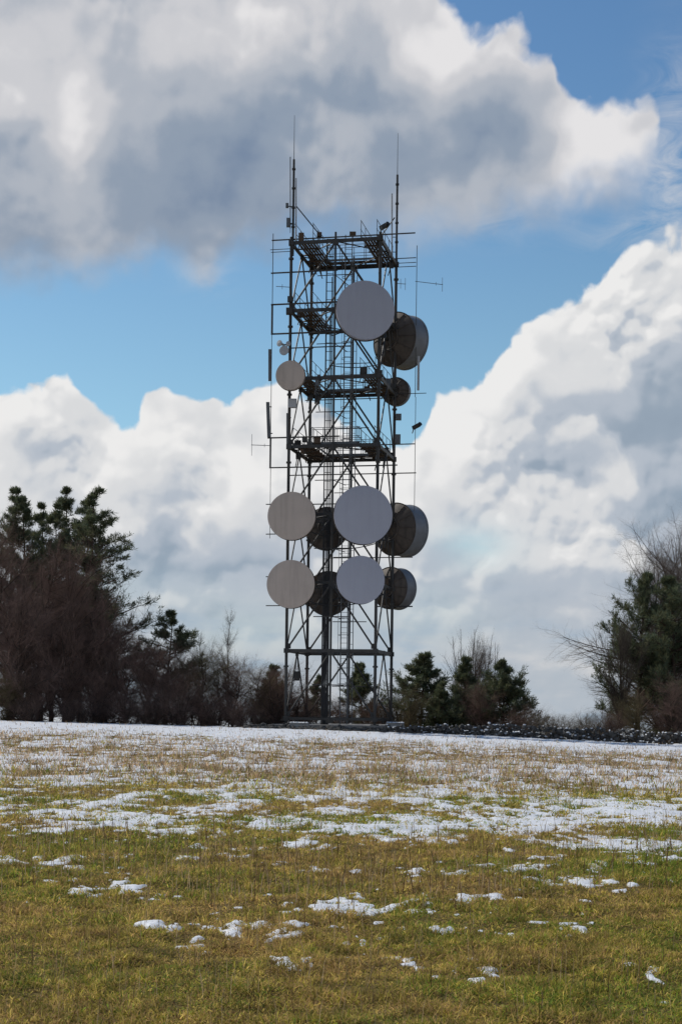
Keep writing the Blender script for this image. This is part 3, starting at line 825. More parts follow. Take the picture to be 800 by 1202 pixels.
def sow(y0, y1, per_m2, hx, hr, wr, fn=None, tiltmax=.9, clump=.0, tiltmin=.05):
    area = (y1 - y0) * (hx(y0) + hx(y1)); n = int(area * per_m2)
    Y = rng.uniform(y0, y1, n * 2); keep = rng.uniform(0, 1, n * 2) < hx(Y) / hx(y1); Y = Y[keep][:n]; n = len(Y)
    X = rng.uniform(-1, 1, n) * hx(Y)
    if clump:
        X = X + (rng.normal(0, 1, n)) * 0; 
        k = fbm(X / .22, Y / .22, 2, 77); keep = rng.uniform(0, 1, n) < (1 - clump) + clump * 2 * sst(.35, .65, k); X, Y = X[keep], Y[keep]; n = len(X)
    sc = snow_cover(X, Y)
    keep = rng.uniform(0, 1, n) > np.where(sc > .03, np.clip(.36 + sc * 1.0, 0, .80) + .15 * sst(58, 70, Y), 0.0) ; X, Y, sc = X[keep], Y[keep], sc[keep]; n = len(X)
    g1 = fbm(X / 2.2, Y / 2.2, 3, 31); g2 = fbm(X / .6, Y / .6, 3, 33); u = rng.uniform(0, 1, n)
    straw = sst(23, 37, Y)
    k = g1 * .75 + g2 * .45 - .05 + (u - .5) * .5 - .05
    col = np.where((k < .36)[:, None], C_GR, np.where((k < .52)[:, None], C_OL, np.where((k < .66)[:, None], C_YE, C_BR)))
    colS = np.where((u < .12)[:, None], C_OL * 1.1, np.where((u < .45)[:, None], C_RU, np.where((u < .88)[:, None], C_ST, C_DK)))
    pick = rng.uniform(0, 1, n) < straw * .9 + .08
    col = np.where(pick[:, None], np.where((straw > .4)[:, None], colS, C_YE * 1.2), col)
    col = col * rng.uniform(.5, 1.5, (n, 1)) * (.55 + .9 * vn(X / .10, Y / .16, 88))[:, None]
    tus = fbm(X / .28, Y / .28, 2, 15); h = rng.uniform(*hr, n) * (.60 + 1.0 * sst(.3, .72, tus)) * (1 + straw * .5)
    w = rng.uniform(*wr, n)
    h = np.where(sc > .05, h * .8, h)
    v, c = blades(X, Y, h, w, rng.uniform(tiltmin, tiltmax, n), col, .9)
    GV.append(v); GC.append(c)
hx = lambda y: .24 * np.asarray(y) + 3.2
sow(6.4, 12, 3600, hx, (.025, .075), (.005, .012), tiltmax=1.5, clump=.2, tiltmin=.75)
sow(12, 20, 1700, hx, (.03, .08), (.007, .015), tiltmax=1.5, clump=.2, tiltmin=.7)
sow(20, 30, 500, hx, (.04, .10), (.012, .02), tiltmax=1.45, clump=.3, tiltmin=.6)
sow(6.4, 11, 3000, hx, (.025, .07), (.003, .006), tiltmax=1.35, clump=.4)
sow(11, 17, 1800, hx, (.028, .075), (.0045, .009), tiltmax=1.3, clump=.7)
sow(17, 28, 700, hx, (.035, .09), (.0075, .013), tiltmax=1.2, clump=.7)
sow(28, 38, 240, hx, (.06, .14), (.011, .018), tiltmax=.9, clump=.6)
sow(38, 46, 150, hx, (.06, .15), (.011, .018), tiltmax=.8, clump=.6)
sow(46, 60, 80, hx, (.05, .13), (.014, .024), tiltmax=.8, clump=.75)
sow(60, 68, 45, hx, (.05, .11), (.014, .024), tiltmax=.8, clump=.8)
sow(68, 84, 22, hx, (.05, .12), (.016, .028), tiltmax=.6, clump=.8)
# upright dry stalks standing over the short grass
def stalks(y0, y1, per, hr, wr, col):
    n = int((y1 - y0) * (hx(y0) + hx(y1)) * per); Y = rng.uniform(y0, y1, n); X = rng.uniform(-1, 1, n) * hx(Y)
    k = fbm(X / 3., Y / 3., 2, 91); keep = rng.uniform(0, 1, n) < sst(.3, .7, k); X, Y = X[keep], Y[keep]; n = len(X)
    c = col * rng.uniform(.6, 1.3, (n, 1))
    v, c = blades(X, Y, rng.uniform(*hr, n), rng.uniform(*wr, n), np.abs(rng.normal(0, .14, n)), c, .25)
    GV.append(v); GC.append(c)
stalks(6.5, 12, 9, (.14, .30), (.003, .006), C_DK * 1.1); stalks(6.5, 12, 26, (.12, .24), (.002, .004), C_ST * .75)
stalks(12, 28, 9, (.16, .36), (.005, .010), C_DK * 1.2); stalks(12, 30, 24, (.12, .28), (.004, .008), C_ST * .7)
stalks(30, 60, 2.6, (.12, .27), (.009, .016), C_ST * .8); stalks(58, 80, 1.5, (.10, .22), (.010, .018), C_ST * .8)
GV = np.concatenate(GV); GC = np.concatenate(GC); n = len(GV)
base = (np.arange(n) * 5)[:, None]
loops = np.concatenate([base + 0, base + 1, base + 2, base + 3, base + 3, base + 2, base + 4], 1).ravel()
starts = (np.arange(n)[:, None] * 7 + np.array([0, 4])).ravel(); totals = np.tile([4, 3], n)
gr = fast_mesh('grass', GV.reshape(-1, 3), loops, starts, totals, M['grass'], GC.reshape(-1, 3))
tag(gr, 'rough olive and straw coloured winter grass poking through snow', None, None, 'stuff')
print('blades', n)
# ------------------------------------------------------------------ trees and shrubs
M['bark'] = mat('bark', (.075, .058, .046), .9, 0, .6, 6., (.045, .036, .030), .4, 25., spec=.1)
M['birch'] = mat('pale_bark', (.20, .18, .16), .85, 0, .6, 5., (.10, .085, .075), .2, 25., spec=.1)
M['twig'] = mat('twigs', (.24, .15, .122), .9, 0, .8, .9, (.165, .12, .098), spec=.1)
M['twig_grey'] = mat('grey_twigs', (.125, .105, .085), .9, 0, .8, .9, (.085, .068, .055), spec=.1)
M['twig_grey2'] = mat('grey_brown_twigs', (.19, .15, .125), .9, 0, .8, .9, (.13, .105, .088), spec=.1)
M['twig_olive'] = mat('olive_twigs', (.20, .165, .085), .9, 0, .8, .9, (.14, .112, .07), spec=.1)
M['pinebark'] = mat('pine_bark', (.090, .060, .042), .9, 0, .6, 5., (.05, .036, .03), .4, 25., spec=.1)
M['needles'] = mat('pine_needles', (.04, .06, .03), .65, attr='tint', transl=.3, spec=.25)
M['dryleaf'] = mat('pale_dry_stems', (.24, .20, .15), .9, 0, .8, .9, (.15, .12, .08), spec=.1)

def prisms(seg, n, name, material):
    """seg rows: px py pz qx qy qz r0 r1 -> one mesh of n-sided tapered sticks"""
    s = np.array(seg, float); p, q, r0, r1 = s[:, :3], s[:, 3:6], s[:, 6], s[:, 7]
    d = q - p; d /= np.maximum(np.linalg.norm(d, axis=1, keepdims=True), 1e-9)
    ref = np.where(np.abs(d[:, 2:3]) > .9, np.array([[1., 0, 0]]), np.array([[0, 0, 1.]]))
    u = np.cross(d, ref); u /= np.linalg.norm(u, axis=1, keepdims=True); w = np.cross(d, u)
    k = len(s); v = np.empty((k, 2 * n, 3))
    for i in range(n):
        a = 2 * math.pi * i / n; o = u * math.cos(a) + w * math.sin(a)
        v[:, i] = p + o * r0[:, None]; v[:, n + i] = q + o * r1[:, None]
    f = np.array([[i, (i + 1) % n, n + (i + 1) % n, n + i] for i in range(n)])
    q4 = (f[None] + (np.arange(k) * 2 * n)[:, None, None]).reshape(-1, 4); m = len(q4)
    o = fast_mesh(name, v.reshape(-1, 3), q4.ravel(), np.arange(m) * 4, np.full(m, 4), material)
    return o

def grow(rnd, seg, p, d, L, r, lvl, P):
    """one branch: a bent chain of segments, children along it"""
    n = P['n'][lvl]; step = L / n; maxl = len(P['n']) - 1
    up = P['up'][lvl]; jit = P['jit'][lvl]
    for i in range(n):
        d = (d + Vector((rnd.gauss(0, jit), rnd.gauss(0, jit), rnd.gauss(0, jit) + up))).normalized()
        q = p + d * step
        ra = r * (1 - i / n * P['taper']); rb = r * (1 - (i + 1) / n * P['taper'])
        seg[lvl].append((*p, *q, ra, rb))
        t = (i + 1) / n
        if lvl < maxl and t > P['bare'][lvl]:
            c = P['kids'][lvl]; m = int(c) + (1 if rnd.random() < c - int(c) else 0)
            for _ in range(m):
                a = rnd.uniform(0, 2 * math.pi); th = R(rnd.uniform(*P['ang'][lvl]))
                u = d.orthogonal().normalized(); w = d.cross(u)
                dd = (d * math.cos(th) + (u * math.cos(a) + w * math.sin(a)) * math.sin(th)).normalized()
                prof = P['shape'](t) if lvl == 0 else (1.15 - .6 * t)
                grow(rnd, seg, p.lerp(q, rnd.random()), dd, L * P['ratio'][lvl] * prof * rnd.uniform(.7, 1.2), rb * P['rr'][lvl], lvl + 1, P)
        p = q

def bare_proto(seed, P, H, r, stems=1, spread=.0, twig='twig', bark='bark', nm='bare_tree'):
    rnd = random.Random(seed); seg = [[] for _ in P['n']]
    for s in range(stems):
        a = rnd.uniform(0, 2 * math.pi); rr = rnd.uniform(0, spread) if stems > 1 else 0
        tilt = rnd.uniform(.05, .55) * (1 if stems > 1 else .08)
        b = rnd.uniform(0, 2 * math.pi)
        grow(rnd, seg, Vector((rr * math.cos(a), rr * math.sin(a), -.15)), Vector((math.cos(b) * tilt, math.sin(b) * tilt, 1)).normalized(),
             H * (rnd.uniform(.6, 1.0) if stems > 1 else 1), r, 0, P)
    big = seg[0] + (seg[1] if len(seg) > 3 else []); small = [x for l in seg[(2 if len(seg) > 3 else 1):] for x in l]
    zmax = float(np.percentile([x[5] for x in small], 99.0 if twig not in ('twig_grey',) else 99.95))
    a = prisms(big, 6, 'trunk', M[bark]); b = prisms(small, 3, 'crown', M[twig])
    print(nm, seed, len(big), len(small), zmax)
    return a, b, zmax

def tufts(pts, dirs, rng_, n_per, L, W, cone, name):
    """sprays of flat needles at the given points"""
    k = len(pts); P_ = np.repeat(np.array(pts), n_per, 0); D = np.repeat(np.array(dirs), n_per, 0); m = len(P_)
    D = D + rng_.normal(0, cone, (m, 3)); D /= np.linalg.norm(D, axis=1, keepdims=True)
    s = np.cross(D, rng_.normal(0, 1, (m, 3))); s /= np.maximum(np.linalg.norm(s, axis=1, keepdims=True), 1e-6)
    l = L * rng_.uniform(.6, 1.2, (m, 1)); w = W * rng_.uniform(.7, 1.3, (m, 1))
    P_ = P_ + rng_.normal(0, .05, (m, 3))
    v = np.empty((m, 4, 3)); v[:, 0] = P_ ; v[:, 1] = P_ + D * l * .5 + s * w * .5; v[:, 2] = P_ + D * l; v[:, 3] = P_ + D * l * .5 - s * w * .5
    base = np.array([(.095, .112, .060), (.108, .125, .064), (.082, .105, .065), (.140, .138, .070)])
    c = base[np.repeat(rng_.integers(0, 4, k), n_per)] * np.repeat(rng_.uniform(.7, 1.3, (k, 1)), n_per, 0)
    return fast_mesh(name, v.reshape(-1, 3), np.arange(m * 4), np.arange(m) * 4, np.full(m, 4), M['needles'], np.repeat(c, 4, 0))

def pine_proto(seed, H, r, wid, first=.25, gapf=.25, dens=1.0, up=.35, needle=.25, top_round=.5):
    rnd = random.Random(seed); rg = np.random.default_rng(seed)
    big, pts, dirs = [], [], []
    n = 16; p = Vector((0, 0, -.2)); d = Vector((0, 0, 1)); tr = []
    for i in range(n):
        d = (d + Vector((rnd.gauss(0, .025), rnd.gauss(0, .025), .06))).normalized(); q = p + d * (H / n)
        big.append((*p, *q, r * (1 - i / n * .9), r * (1 - (i + 1) / n * .9))); tr.append((p, q)); p = q
    def trunk(t): i = min(int(t * n), n - 1); return tr[i][0].lerp(tr[i][1], t * n - i)
    t = first
    while t < 1.0:
        prof = (1 - ((t - first) / (1 - first)) ** (1.0 + top_round * 1.4)) * (.55 + .45 * min(1, (t - first) / .18 + .25))
        for _ in range(rnd.choice((2, 3, 4, 4))):
            if rnd.random() < gapf: continue
            a = rnd.uniform(0, 2 * math.pi); L = max(.25, wid * prof * rnd.uniform(.55, 1.25))
            e = rnd.uniform(-.05, .35) + up * t * .9
            dd = Vector((math.cos(a), math.sin(a), e)).normalized(); pp = trunk(t); m = max(3, int(L / .45))
            rb = .012 + .016 * L
            for j in range(m):
                dd = (dd + Vector((rnd.gauss(0, .10), rnd.gauss(0, .10), rnd.gauss(.05, .08)))).normalized(); q = pp + dd * (L / m)
                big.append((*pp, *q, rb * (1 - j / m * .8), rb * (1 - (j + 1) / m * .8)))
                u = (j + 1) / m
                if u > .3:
                    for _ in range(int(rnd.uniform(2, 4.4) * dens)):
                        sd_ = (dd * .7 + Vector((rnd.gauss(0, .6), rnd.gauss(0, .6), rnd.gauss(.25, .35)))).normalized(); sl = rnd.uniform(.2, .75) * min(1, L * .6)
                        s2 = q + sd_ * sl; big.append((*q, *s2, .012, .006))
                        for f in (.45, .75, 1.0):
                            pts.append(q.lerp(s2, f)); dirs.append(sd_ + Vector((0, 0, .35)))
                pp = q
            for f in range(3): pts.append(pp); dirs.append(dd + Vector((0, 0, .4)))
        t += rnd.uniform(.022, .05) * (1.0 if t < .8 else 1.25) * min(12 / H, 1.5) * .8
    for f in range(6): pts.append(trunk(.999 - .012 * f)); dirs.append(Vector((0, 0, 1)))
    a = prisms(big, 5, 'trunk', M['pinebark']); b = tufts(pts, dirs, rg, 9, needle, .034, .8, 'crown')
    return a, b, max(q.z for q in pts) + needle * .6

ROUND = lambda t: .35 + 1.0 * math.sin(min(1, max(0, (t - .1) / .9)) * math.pi * .80 + .35)
SPIRE = lambda t: 1.15 - .85 * t
P_DENSE = dict(n=[9, 6, 4, 3, 2], up=[.04, .07, .05, .03, .02], jit=[.07, .12, .16, .2, .25], taper=.85, bare=[.03, .12, .1, .0], kids=[5.0, 3.6, 2.9, 2.4], ang=[(30, 80), (25, 65), (25, 60), (25, 65)],
               ratio=[.46, .45, .45, .5], rr=[.55, .6, .6, .7], shape=ROUND)
P_OPEN = dict(n=[10, 6, 4, 3], up=[.05, .10, .06, .04], jit=[.06, .10, .14, .2], taper=.85, bare=[.22, .2, .1], kids=[2.6, 2.3, 2.2], ang=[(25, 55), (25, 50), (25, 55)],
              ratio=[.38, .42, .5], rr=[.5, .55, .6], shape=SPIRE)
P_WIDE = dict(n=[9, 7, 5, 4, 3], up=[.04, .11, .10, .07, .05], jit=[.09, .11, .13, .16, .2], taper=.8, bare=[.15, .15, .1, .0], kids=[3.4, 2.8, 2.5, 2.2], ang=[(30, 60), (25, 55), (25, 50), (20, 50)],
              ratio=[.50, .46, .45, .5], rr=[.6, .6, .6, .65], shape=ROUND)
P_SHRUB = dict(n=[6, 4, 3, 2], up=[.03, .05, .03, .02], jit=[.12, .16, .2, .25], taper=.85, bare=[.05, .1, .0], kids=[3.6, 3.1, 2.9], ang=[(25, 75), (25, 70), (25, 70)],
               ratio=[.46, .5, .5], rr=[.6, .6, .7], shape=ROUND)
P_FAN = dict(n=[8, 5, 3], up=[.05, .10, .08], jit=[.06, .10, .14], taper=.85, bare=[.10, .1], kids=[2.6, 2.4], ang=[(15, 40), (15, 40)],
             ratio=[.36, .45], rr=[.55, .6], shape=SPIRE)
P_OPEN2 = dict(P_OPEN, kids=[3.6, 3.2, 3.0], bare=[.15, .1, .05], ratio=[.40, .45, .5])
PRO = {}
def proto(k):
    if k not in PRO:
        PRO[k] = {
            'dense0': lambda: bare_proto(3, P_DENSE, 9.0, .16), 'dense1': lambda: bare_proto(8, P_DENSE, 9.0, .15), 'dense2': lambda: bare_proto(15, P_DENSE, 9., .17),
            'open0': lambda: bare_proto(5, P_OPEN, 8., .09, twig='twig_grey', bark='birch'), 'open1': lambda: bare_proto(6, P_OPEN, 8., .10, twig='twig_grey', bark='bark'),
            'wide0': lambda: bare_proto(21, P_WIDE, 8., .2, twig='twig_grey'), 'wide1': lambda: bare_proto(25, P_WIDE, 8., .2, twig='twig_grey'),
            'shrub0': lambda: bare_proto(31, P_SHRUB, 3.0, .035, 13, .9), 'shrub1': lambda: bare_proto(32, P_SHRUB, 3.0, .035, 12, .9, twig='twig_olive'), 'shrub2': lambda: bare_proto(33, P_SHRUB, 3.0, .03, 14, 1.1),
            'pale0': lambda: bare_proto(35, P_SHRUB, 1.6, .02, 9, .7, twig='dryleaf', bark='birch'),
            'pine0': lambda: pine_proto(41, 13., .17, 2.6, .28, .08, 1.0), 'pine1': lambda: pine_proto(42, 13., .17, 2.5, .30, .12, 1.0), 'pine2': lambda: pine_proto(47, 13., .17, 2.9, .18, .06, 1.1),
            'low0': lambda: pine_proto(51, 4.6, .10, 1.75, .06, .10, 1.1, .35, .26), 'low1': lambda: pine_proto(52, 4.6, .11, 1.9, .03, .08, 1.5, .35, .26, .9), 'low2': lambda: pine_proto(55, 4.8, .09, 1.3, .06, .15, 1.0, .4, .26),
            'big0': lambda: pine_proto(61, 9., .2, 3.2, .06, .10, 1.5, .35, .30, .9), 'mid0': lambda: pine_proto(63, 7., .15, 2.2, .22, .12, 1.3, .3, .28, .8),
            'greydense': lambda: bare_proto(71, P_DENSE, 9.0, .17, twig='twig_grey2'), 'olivedense': lambda: bare_proto(72, P_DENSE, 5.0, .07, twig='twig_olive'), 'browndense': lambda: bare_proto(73, P_DENSE, 5.0, .07),
            'fan0': lambda: bare_proto(81, P_FAN, 5.0, .035, 16, .9, twig='twig_grey2'), 'fan1': lambda: bare_proto(82, P_OPEN2, 8., .08, twig='twig_grey', bark='birch'),
        }[k]()
        for o in PRO[k][:2]: COL.objects.unlink(o)
    return PRO[k]
def plant(kind, px, top, Y, label, cat, name, group, w=1.0, rot=None, base=None):
    a, b, zm = proto(kind)
    sx, sz = ray(px, 850); x = sx * Y; z0 = zg1(x, Y) - .05 if base is None else base
    # the foot's column leans with nothing: use the height of the wanted top
    H = at(px, top, Y).z - z0; s = H / zm
    root = empty(name, (x, Y, z0), label, cat, group)
    root.scale = (s * w, s * w, s); root.rotation_euler = (0, 0, px * .731 if rot is None else rot)
    for o in (a, b):
        c = o.copy(); COL.objects.link(c); c.parent = root; c.name = o.name.split('.')[0]
    return root
GP = 'pines rising behind the left thicket'
plant('pine0', 14, 572, 98, 'tall pine at the left edge of the picture, behind the brown thicket', 'pine tree', 'pine_tree', GP, 1.0, .4)
plant('pine1', 46, 590, 100, 'slightly shorter pine between the two left pine tops', 'pine tree', 'pine_tree', GP, .9, 1.9)
plant('pine1', 77, 572, 99, 'tall pine with forked top, second from right above the brown thicket', 'pine tree', 'pine_tree', GP, 1.0, 3.3)
plant('pine2', 112, 575, 96, 'tall open pine with long right branches, rightmost above the brown thicket', 'pine tree', 'pine_tree', GP, 1.2, 2.2)
plant('pine2', 92, 586, 98.5, 'pine squeezed between the forked pine and the rightmost tall pine', 'pine tree', 'pine_tree', GP, .9, 4.9)
plant('pine0', 31, 582, 97, 'pine between the leftmost pine and the slightly shorter one', 'pine tree', 'pine_tree', GP, .95, 5.3)
plant('pine0', 60, 588, 96.5, 'pine standing just left of the forked pine', 'pine tree', 'pine_tree', GP, .9, 2.8)
plant('mid0', 194, 716, 94.5, 'small dark pine sticking out above shrubs right of the thicket', 'pine tree', 'pine_tree', None, 1.0, .7)
GD = 'bare brown trees of the left thicket'
for k, px, top, Y, w, lab in (('dense0', -30, 590, 92, 1.0, 'tallest bare brown tree, cut by the left edge of the picture'), ('dense1', 12, 604, 91.5, .85, 'bare brown twiggy tree in front of the leftmost pine'),
                         ('dense2', 48, 622, 92.5, .85, 'bare brown twiggy tree in front of the forked pine'), ('dense0', 82, 646, 91, .8, 'bare brown twiggy tree in front of the rightmost tall pine'),
                         ('dense1', 124, 692, 91, 1.0, 'shorter bare brown tree at the right end of the left thicket'), ('dense2', 30, 680, 89, .9, 'low bare brown tree in the front row at the far left'),
                         ('dense0', 74, 710, 89.3, .9, 'low bare brown tree in the front row at the middle of the thicket'), ('dense2', 112, 664, 92.5, .8, 'bare brown tree leaning against the rightmost tall pine'), ('dense1', 146, 736, 90, 1.1, 'lowest bare brown tree, next to the small dark pine')):
    plant(k, px, top, Y, lab, 'bare tree', 'bare_tree', GD, w)
plant('fan1', 268, 708, 97, 'slender pale bare birch standing alone behind the shrubs left of the tower', 'bare tree', 'birch_tree', None, .85)
plant('fan1', 232, 736, 99, 'faint thin bare tree between the small dark pine and the birch', 'bare tree', 'bare_tree', None, .8)
GS = 'shrubs between the thicket and the tower'
for k, px, top, Y, w, lab in (('browndense', 168, 748, 89.5, 1.15, 'brown shrub under the small dark pine'), ('olivedense', 236, 748, 91, 1.25, 'rounded olive brown shrub, biggest of the shrubs left of the tower'), ('shrub2', 205, 784, 88.5, 1.3, 'low brown shrub in front between pine and big olive shrub'),
                              ('browndense', 272, 766, 90.5, 1.2, 'brown shrub under the pale birch'), ('olivedense', 302, 774, 91, 1.2, 'olive brown shrub right of the birch'), ('shrub2', 328, 784, 91.5, 1.3, 'brown shrub touching the left leg of the tower'),
                              ('browndense', 120, 780, 88.5, 1.3, 'low brown shrub in front of the left thicket'), ('browndense', 60, 780, 88, 1.3, 'low brown shrub at the foot of the far left trees'), ('olivedense', 8, 780, 88, 1.3, 'low olive shrub at the bottom left end of the thicket'),
                              ('shrub2', 285, 818, 87.5, 1.3, 'lowest shrub in front of the row left of the tower'), ('shrub0', 180, 812, 87.5, 1.5, 'low brown shrub in front of the small dark pine'), ('shrub0', 246, 806, 88, 1.5, 'low brown shrub in front of the big olive shrub'),
                              ('browndense', 208, 752, 92.5, 1.3, 'brown shrub filling the gap between the small dark pine and the big olive shrub'), ('browndense', 322, 772, 92.5, 1.3, 'brown shrub behind the shrub touching the left tower leg'), ('shrub2', 90, 816, 87.3, 1.6, 'low brown shrub at the foot of the thicket middle'),
                              ('shrub2', 104, 822, 87.4, 1.8, 'lowest shrub at the foot of the rightmost tall pine'), ('shrub0', 35, 812, 87.3, 1.6, 'low brown shrub at the bottom left between two taller shrubs'), ('shrub2', 148, 808, 87.6, 1.6, 'low brown shrub at the right foot of the left thicket'), ('olivedense', 256, 762, 93, 1.2, 'olive shrub directly under the pale birch')):
    plant(k, px, top, Y, lab, 'shrub', 'shrub', GS, w)
GB = 'pines seen through the tower'
plant('low2', 318, 780, 101, 'dark pine behind the left leg of the tower', 'pine tree', 'pine_tree', GB, 1.2, 1.1)
plant('low2', 372, 792, 103, 'dark pine seen through the middle of the tower base', 'pine tree', 'pine_tree', GB)
plant('low0', 426, 778, 102, 'dark pine seen through the right half of the tower base', 'pine tree', 'pine_tree', GB, .9, 2.)
for px, top, k in ((350, 812, 'shrub0'), (398, 815, 'shrub2'), (446, 810, 'shrub0'), (472, 806, 'shrub1')):
    plant(k, px, top, 98, {350: 'brown shrub behind the left side of the tower base', 398: 'brown shrub behind the centre of the tower base', 446: 'brown shrub behind the right leg of the tower', 472: 'olive shrub just right of the tower base'}[px], 'shrub', 'shrub', 'shrubs behind the tower base', 1.2)
GR = 'trees right of the tower'
plant('low0', 494, 766, 97, 'dark open pine just right of the tower', 'pine tree', 'pine_tree', GR, 1.15, .3)
plant('low2', 543, 770, 98, 'narrow dark pine below the bare tree right of the tower', 'pine tree', 'pine_tree', GR, 1.0)
plant('low1', 592, 774, 96, 'dense round dark pine, rightmost of the small group right of the tower', 'pine tree', 'pine_tree', GR, 1.0, 2.9)
plant('low0', 520, 800, 95, 'low dark young pine filling the gap in the small group right of the tower', 'pine tree', 'pine_tree', GR, 1.1, 1.2)
plant('fan0', 548, 738, 101, 'bare tree with fine upright twigs above the small pine group', 'bare tree', 'bare_tree', GR, .9)
plant('greydense', 556, 744, 103, 'rounded bare grey tree behind the small pine group', 'bare tree', 'bare_tree', GR, .85, .8)
plant('fan0', 574, 756, 102, 'second bare tree with fine twigs behind the dense round pine', 'bare tree', 'bare_tree', GR, .9, 2.)
plant('browndense', 566, 796, 94.5, 'brown shrub at the foot of the small pine group', 'shrub', 'shrub', None, 1.2)
plant('olivedense', 482, 800, 94, 'olive shrub at the foot of the pine just right of the tower', 'shrub', 'shrub', None, 1.1)
plant('shrub0', 612, 824, 93, 'low brown shrub right of the dense round pine', 'shrub', 'shrub', None, 1.2)
for px, top, lab in ((645, 836, 'pale dry low shrub above the stone wall, left one'), (668, 832, 'pale dry low shrub above the stone wall, middle one'), (695, 836, 'pale dry low shrub above the stone wall, right one')):
    plant('pale0', px, top, 90, lab, 'shrub', 'dry_shrub', 'pale shrubs behind the wall', 1.7)
plant('wide0', 728, 700, 93, 'wide bare tree with upswept branches left of the big right pine', 'bare tree', 'bare_tree', None, .55, 1.1)
plant('greydense', 784, 618, 98, 'fine twigged bare tree directly behind the first right pine', 'bare tree', 'bare_tree', None, .8, 1.6)
plant('big0', 748, 670, 95, 'big dark pine near the right edge of the picture', 'pine tree', 'pine_tree', None, .72, 4.)
plant('big0', 792, 676, 94, 'dark pine cut by the right edge of the picture', 'pine tree', 'pine_tree', None, .9, 1.)
plant('greydense', 858, 560, 99, 'tallest bare tree at the right edge, behind the pines', 'bare tree', 'bare_tree', None, 1.3, 1.)
plant('greydense', 818, 590, 100, 'bare grey tree rising just behind the two right pines', 'bare tree', 'bare_tree', None, 1.05, 1.6)
for k, px, top, Y, lab in (('olivedense', 745, 805, 90, 'olive shrub behind the wall left of the big right pine'), ('browndense', 792, 790, 90, 'brown shrub behind the wall at the right edge'), ('shrub2', 716, 830, 90, 'low brown shrub between pale shrubs and the right trees')):
    plant(k, px, top, Y, lab, 'shrub', 'shrub', 'shrubs behind the wall on the right', 1.2)
# ------------------------------------------------------------------ stone wall, tower base, fence
M['stone'] = mat('dark_stone', (.105, .10, .092), .9, 0, .8, 2.2, (.05, .048, .046), .5, 12., spec=.15)
def rock(mb, c, s, rnd, n=7):
    """an irregular faceted boulder"""
    t = (1 + 5 ** .5) / 2
    V0 = [(-1, t, 0), (1, t, 0), (-1, -t, 0), (1, -t, 0), (0, -1, t), (0, 1, t), (0, -1, -t), (0, 1, -t), (t, 0, -1), (t, 0, 1), (-t, 0, -1), (-t, 0, 1)]
    F0 = [(0, 11, 5), (0, 5, 1), (0, 1, 7), (0, 7, 10), (0, 10, 11), (1, 5, 9), (5, 11, 4), (11, 10, 2), (10, 7, 6), (7, 1, 8), (3, 9, 4), (3, 4, 2), (3, 2, 6), (3, 6, 8), (3, 8, 9), (4, 9, 5), (2, 4, 11), (6, 2, 10), (8, 6, 7), (9, 8, 1)]
    rot = Matrix.Rotation(rnd.uniform(0, 6.28), 3, Vector((rnd.gauss(0, .3), rnd.gauss(0, .3), 1)).normalized())
    vs = []
    for v in V0:
        p = rot @ (Vector(v).normalized() * rnd.uniform(.8, 1.15))
        vs.append((c[0] + p.x * s[0], c[1] + p.y * s[1], c[2] + p.z * s[2]))
    mb.add(vs, F0)
def build_wall():
    rnd = random.Random(7); g = MB(); sn_ = MB()
    a, b = at(452, 866, 85.5), at(880, 876, 84.0)
    L = (b - a).length; n = int(L / .21)
    for row in range(4):
        for k in range(n):
            t = (k + rnd.uniform(-.3, .3) + .5 * (row % 2)) / n
            x = a.x + (b.x - a.x) * t; y = a.y + (b.y - a.y) * t + rnd.gauss(0, .10)
            grow_ = min(1, .35 + t * 2.2)
            z = zg1(x, y) + .08 + row * .17 * grow_ + rnd.gauss(0, .05)
            s = (rnd.uniform(.08, .19), rnd.uniform(.12, .22), rnd.uniform(.07, .15) * (.75 + .4 * grow_))
            rock(g, (x, y, z), s, rnd)
            if rnd.random() < (.6 if row == 3 else .36):
                rock(sn_, (x + rnd.gauss(0, .04), y - (.10 if row < 2 else .02), z + s[2] * .72), (s[0] * rnd.uniform(.4, .8), s[1] * .62, s[2] * rnd.uniform(.25, .5)), rnd)
    c = (a + b) / 2
    root = empty('stone_wall', (c.x, c.y, zg1(c.x, c.y)), 'low wall of dark rough stones dusted with snow right of the tower', 'stone wall')
    g.build('stones', M['stone'], root); tag(sn_.build('snow_dusting', M['snow'], root))
build_wall()
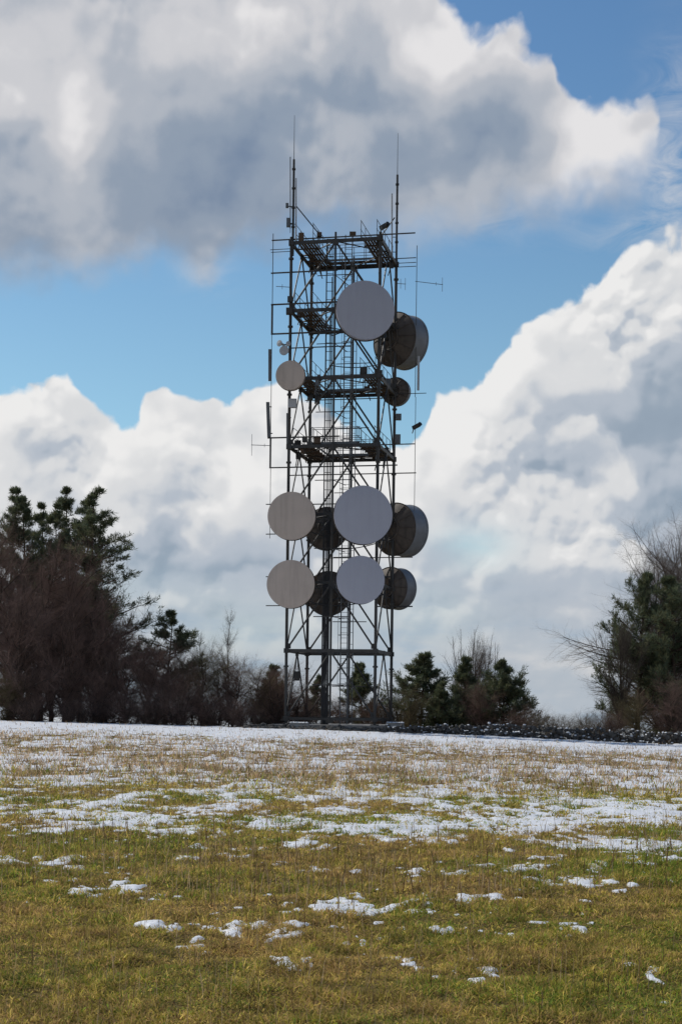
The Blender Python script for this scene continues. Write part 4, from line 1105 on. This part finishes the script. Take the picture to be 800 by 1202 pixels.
# concrete plinth with gravel bank under the tower
z0 = FOOT
g = MB(); n = 0
w0, w1, d0, d1 = TX - 3.9, TX + 3.7, TY - 3.9, TY + 3.9
g.box(((w0 + w1) / 2, (d0 + d1) / 2, z0 - .62), (w1 - w0, d1 - d0, 1.24))
pl = empty('concrete_plinth', (TX, TY, z0 - 1.2), 'flat grey concrete plinth carrying the tower', 'plinth')
g.build('slab', M['concrete'], pl)
bk = MB(); rnd = random.Random(3)
for k in range(420):
    x = rnd.uniform(w0 - 1.4, w1 + 2.6); y = d0 - rnd.uniform(.05, .9) 
    rock(bk, (x, y, zg1(x, y) + .04 + max(0, (.9 - (d0 - y))) * .28 * rnd.random()), (rnd.uniform(.08, .2),) * 2 + (rnd.uniform(.06, .14),), rnd)
tag(bk.build('gravel_bank', M['stone']), 'low bank of dark rubble along the front of the plinth', None, None, 'stuff')
# snowy low wall strip right of the tower
a, b = at(470, 858.5, 89.5), at(624, 858.5, 89.5)
lw = empty('low_concrete_wall', ((a.x + b.x) / 2, 89.5, zg1((a.x + b.x) / 2, 89.5)), 'long low concrete wall topped with snow right of the tower', 'low wall')
za = zg1(a.x, 89.5)
MB().box(((a.x + b.x) / 2, 89.5, (a.z + za) / 2 - .35), (b.x - a.x, .4, a.z - za + .7)).build('wall', M['concrete'], lw)
s_ = MB(); rnd = random.Random(5); n = 46
for k in range(n):
    x = a.x + (b.x - a.x) * (k + .5) / n; rock(s_, (x, 89.5, a.z + .03), ((b.x - a.x) / n * .9, .24, rnd.uniform(.05, .10)), rnd)
s_.build('snow_cap', M['snow'], lw)
# equipment cabinets beside the legs
for px, wpx, label in ((351, 22, 'small pale concrete box at the left foot of the tower'), (463, 20, 'small pale concrete box at the right foot of the tower')):
    c = at(px, 853, 86.6); root = empty('cable_box', (c.x, 86.3, zg1(c.x, 86.3)), label, 'box')
    zt = at(px, 850.5, 86.3).z; zb = zg1(c.x, 86.3) - .1
    MB().box((c.x, 86.3, (zt + zb) / 2), (wpx * .048, .7, zt - zb)).build('body', M['cabinet'], root)
    MB().box((c.x, 86.3, zt + .045), (wpx * .05, .78, .08)).build('lid', M['concrete'], root)
    rnd = random.Random(px); s_ = MB()
    for k in range(7): rock(s_, (c.x + (k - 3) * wpx * .0065, 86.3 + rnd.uniform(-.1, .1), zt + .10), (.13, .28, rnd.uniform(.04, .07)), rnd)
    s_.build('snow_cap', M['snow'], root)
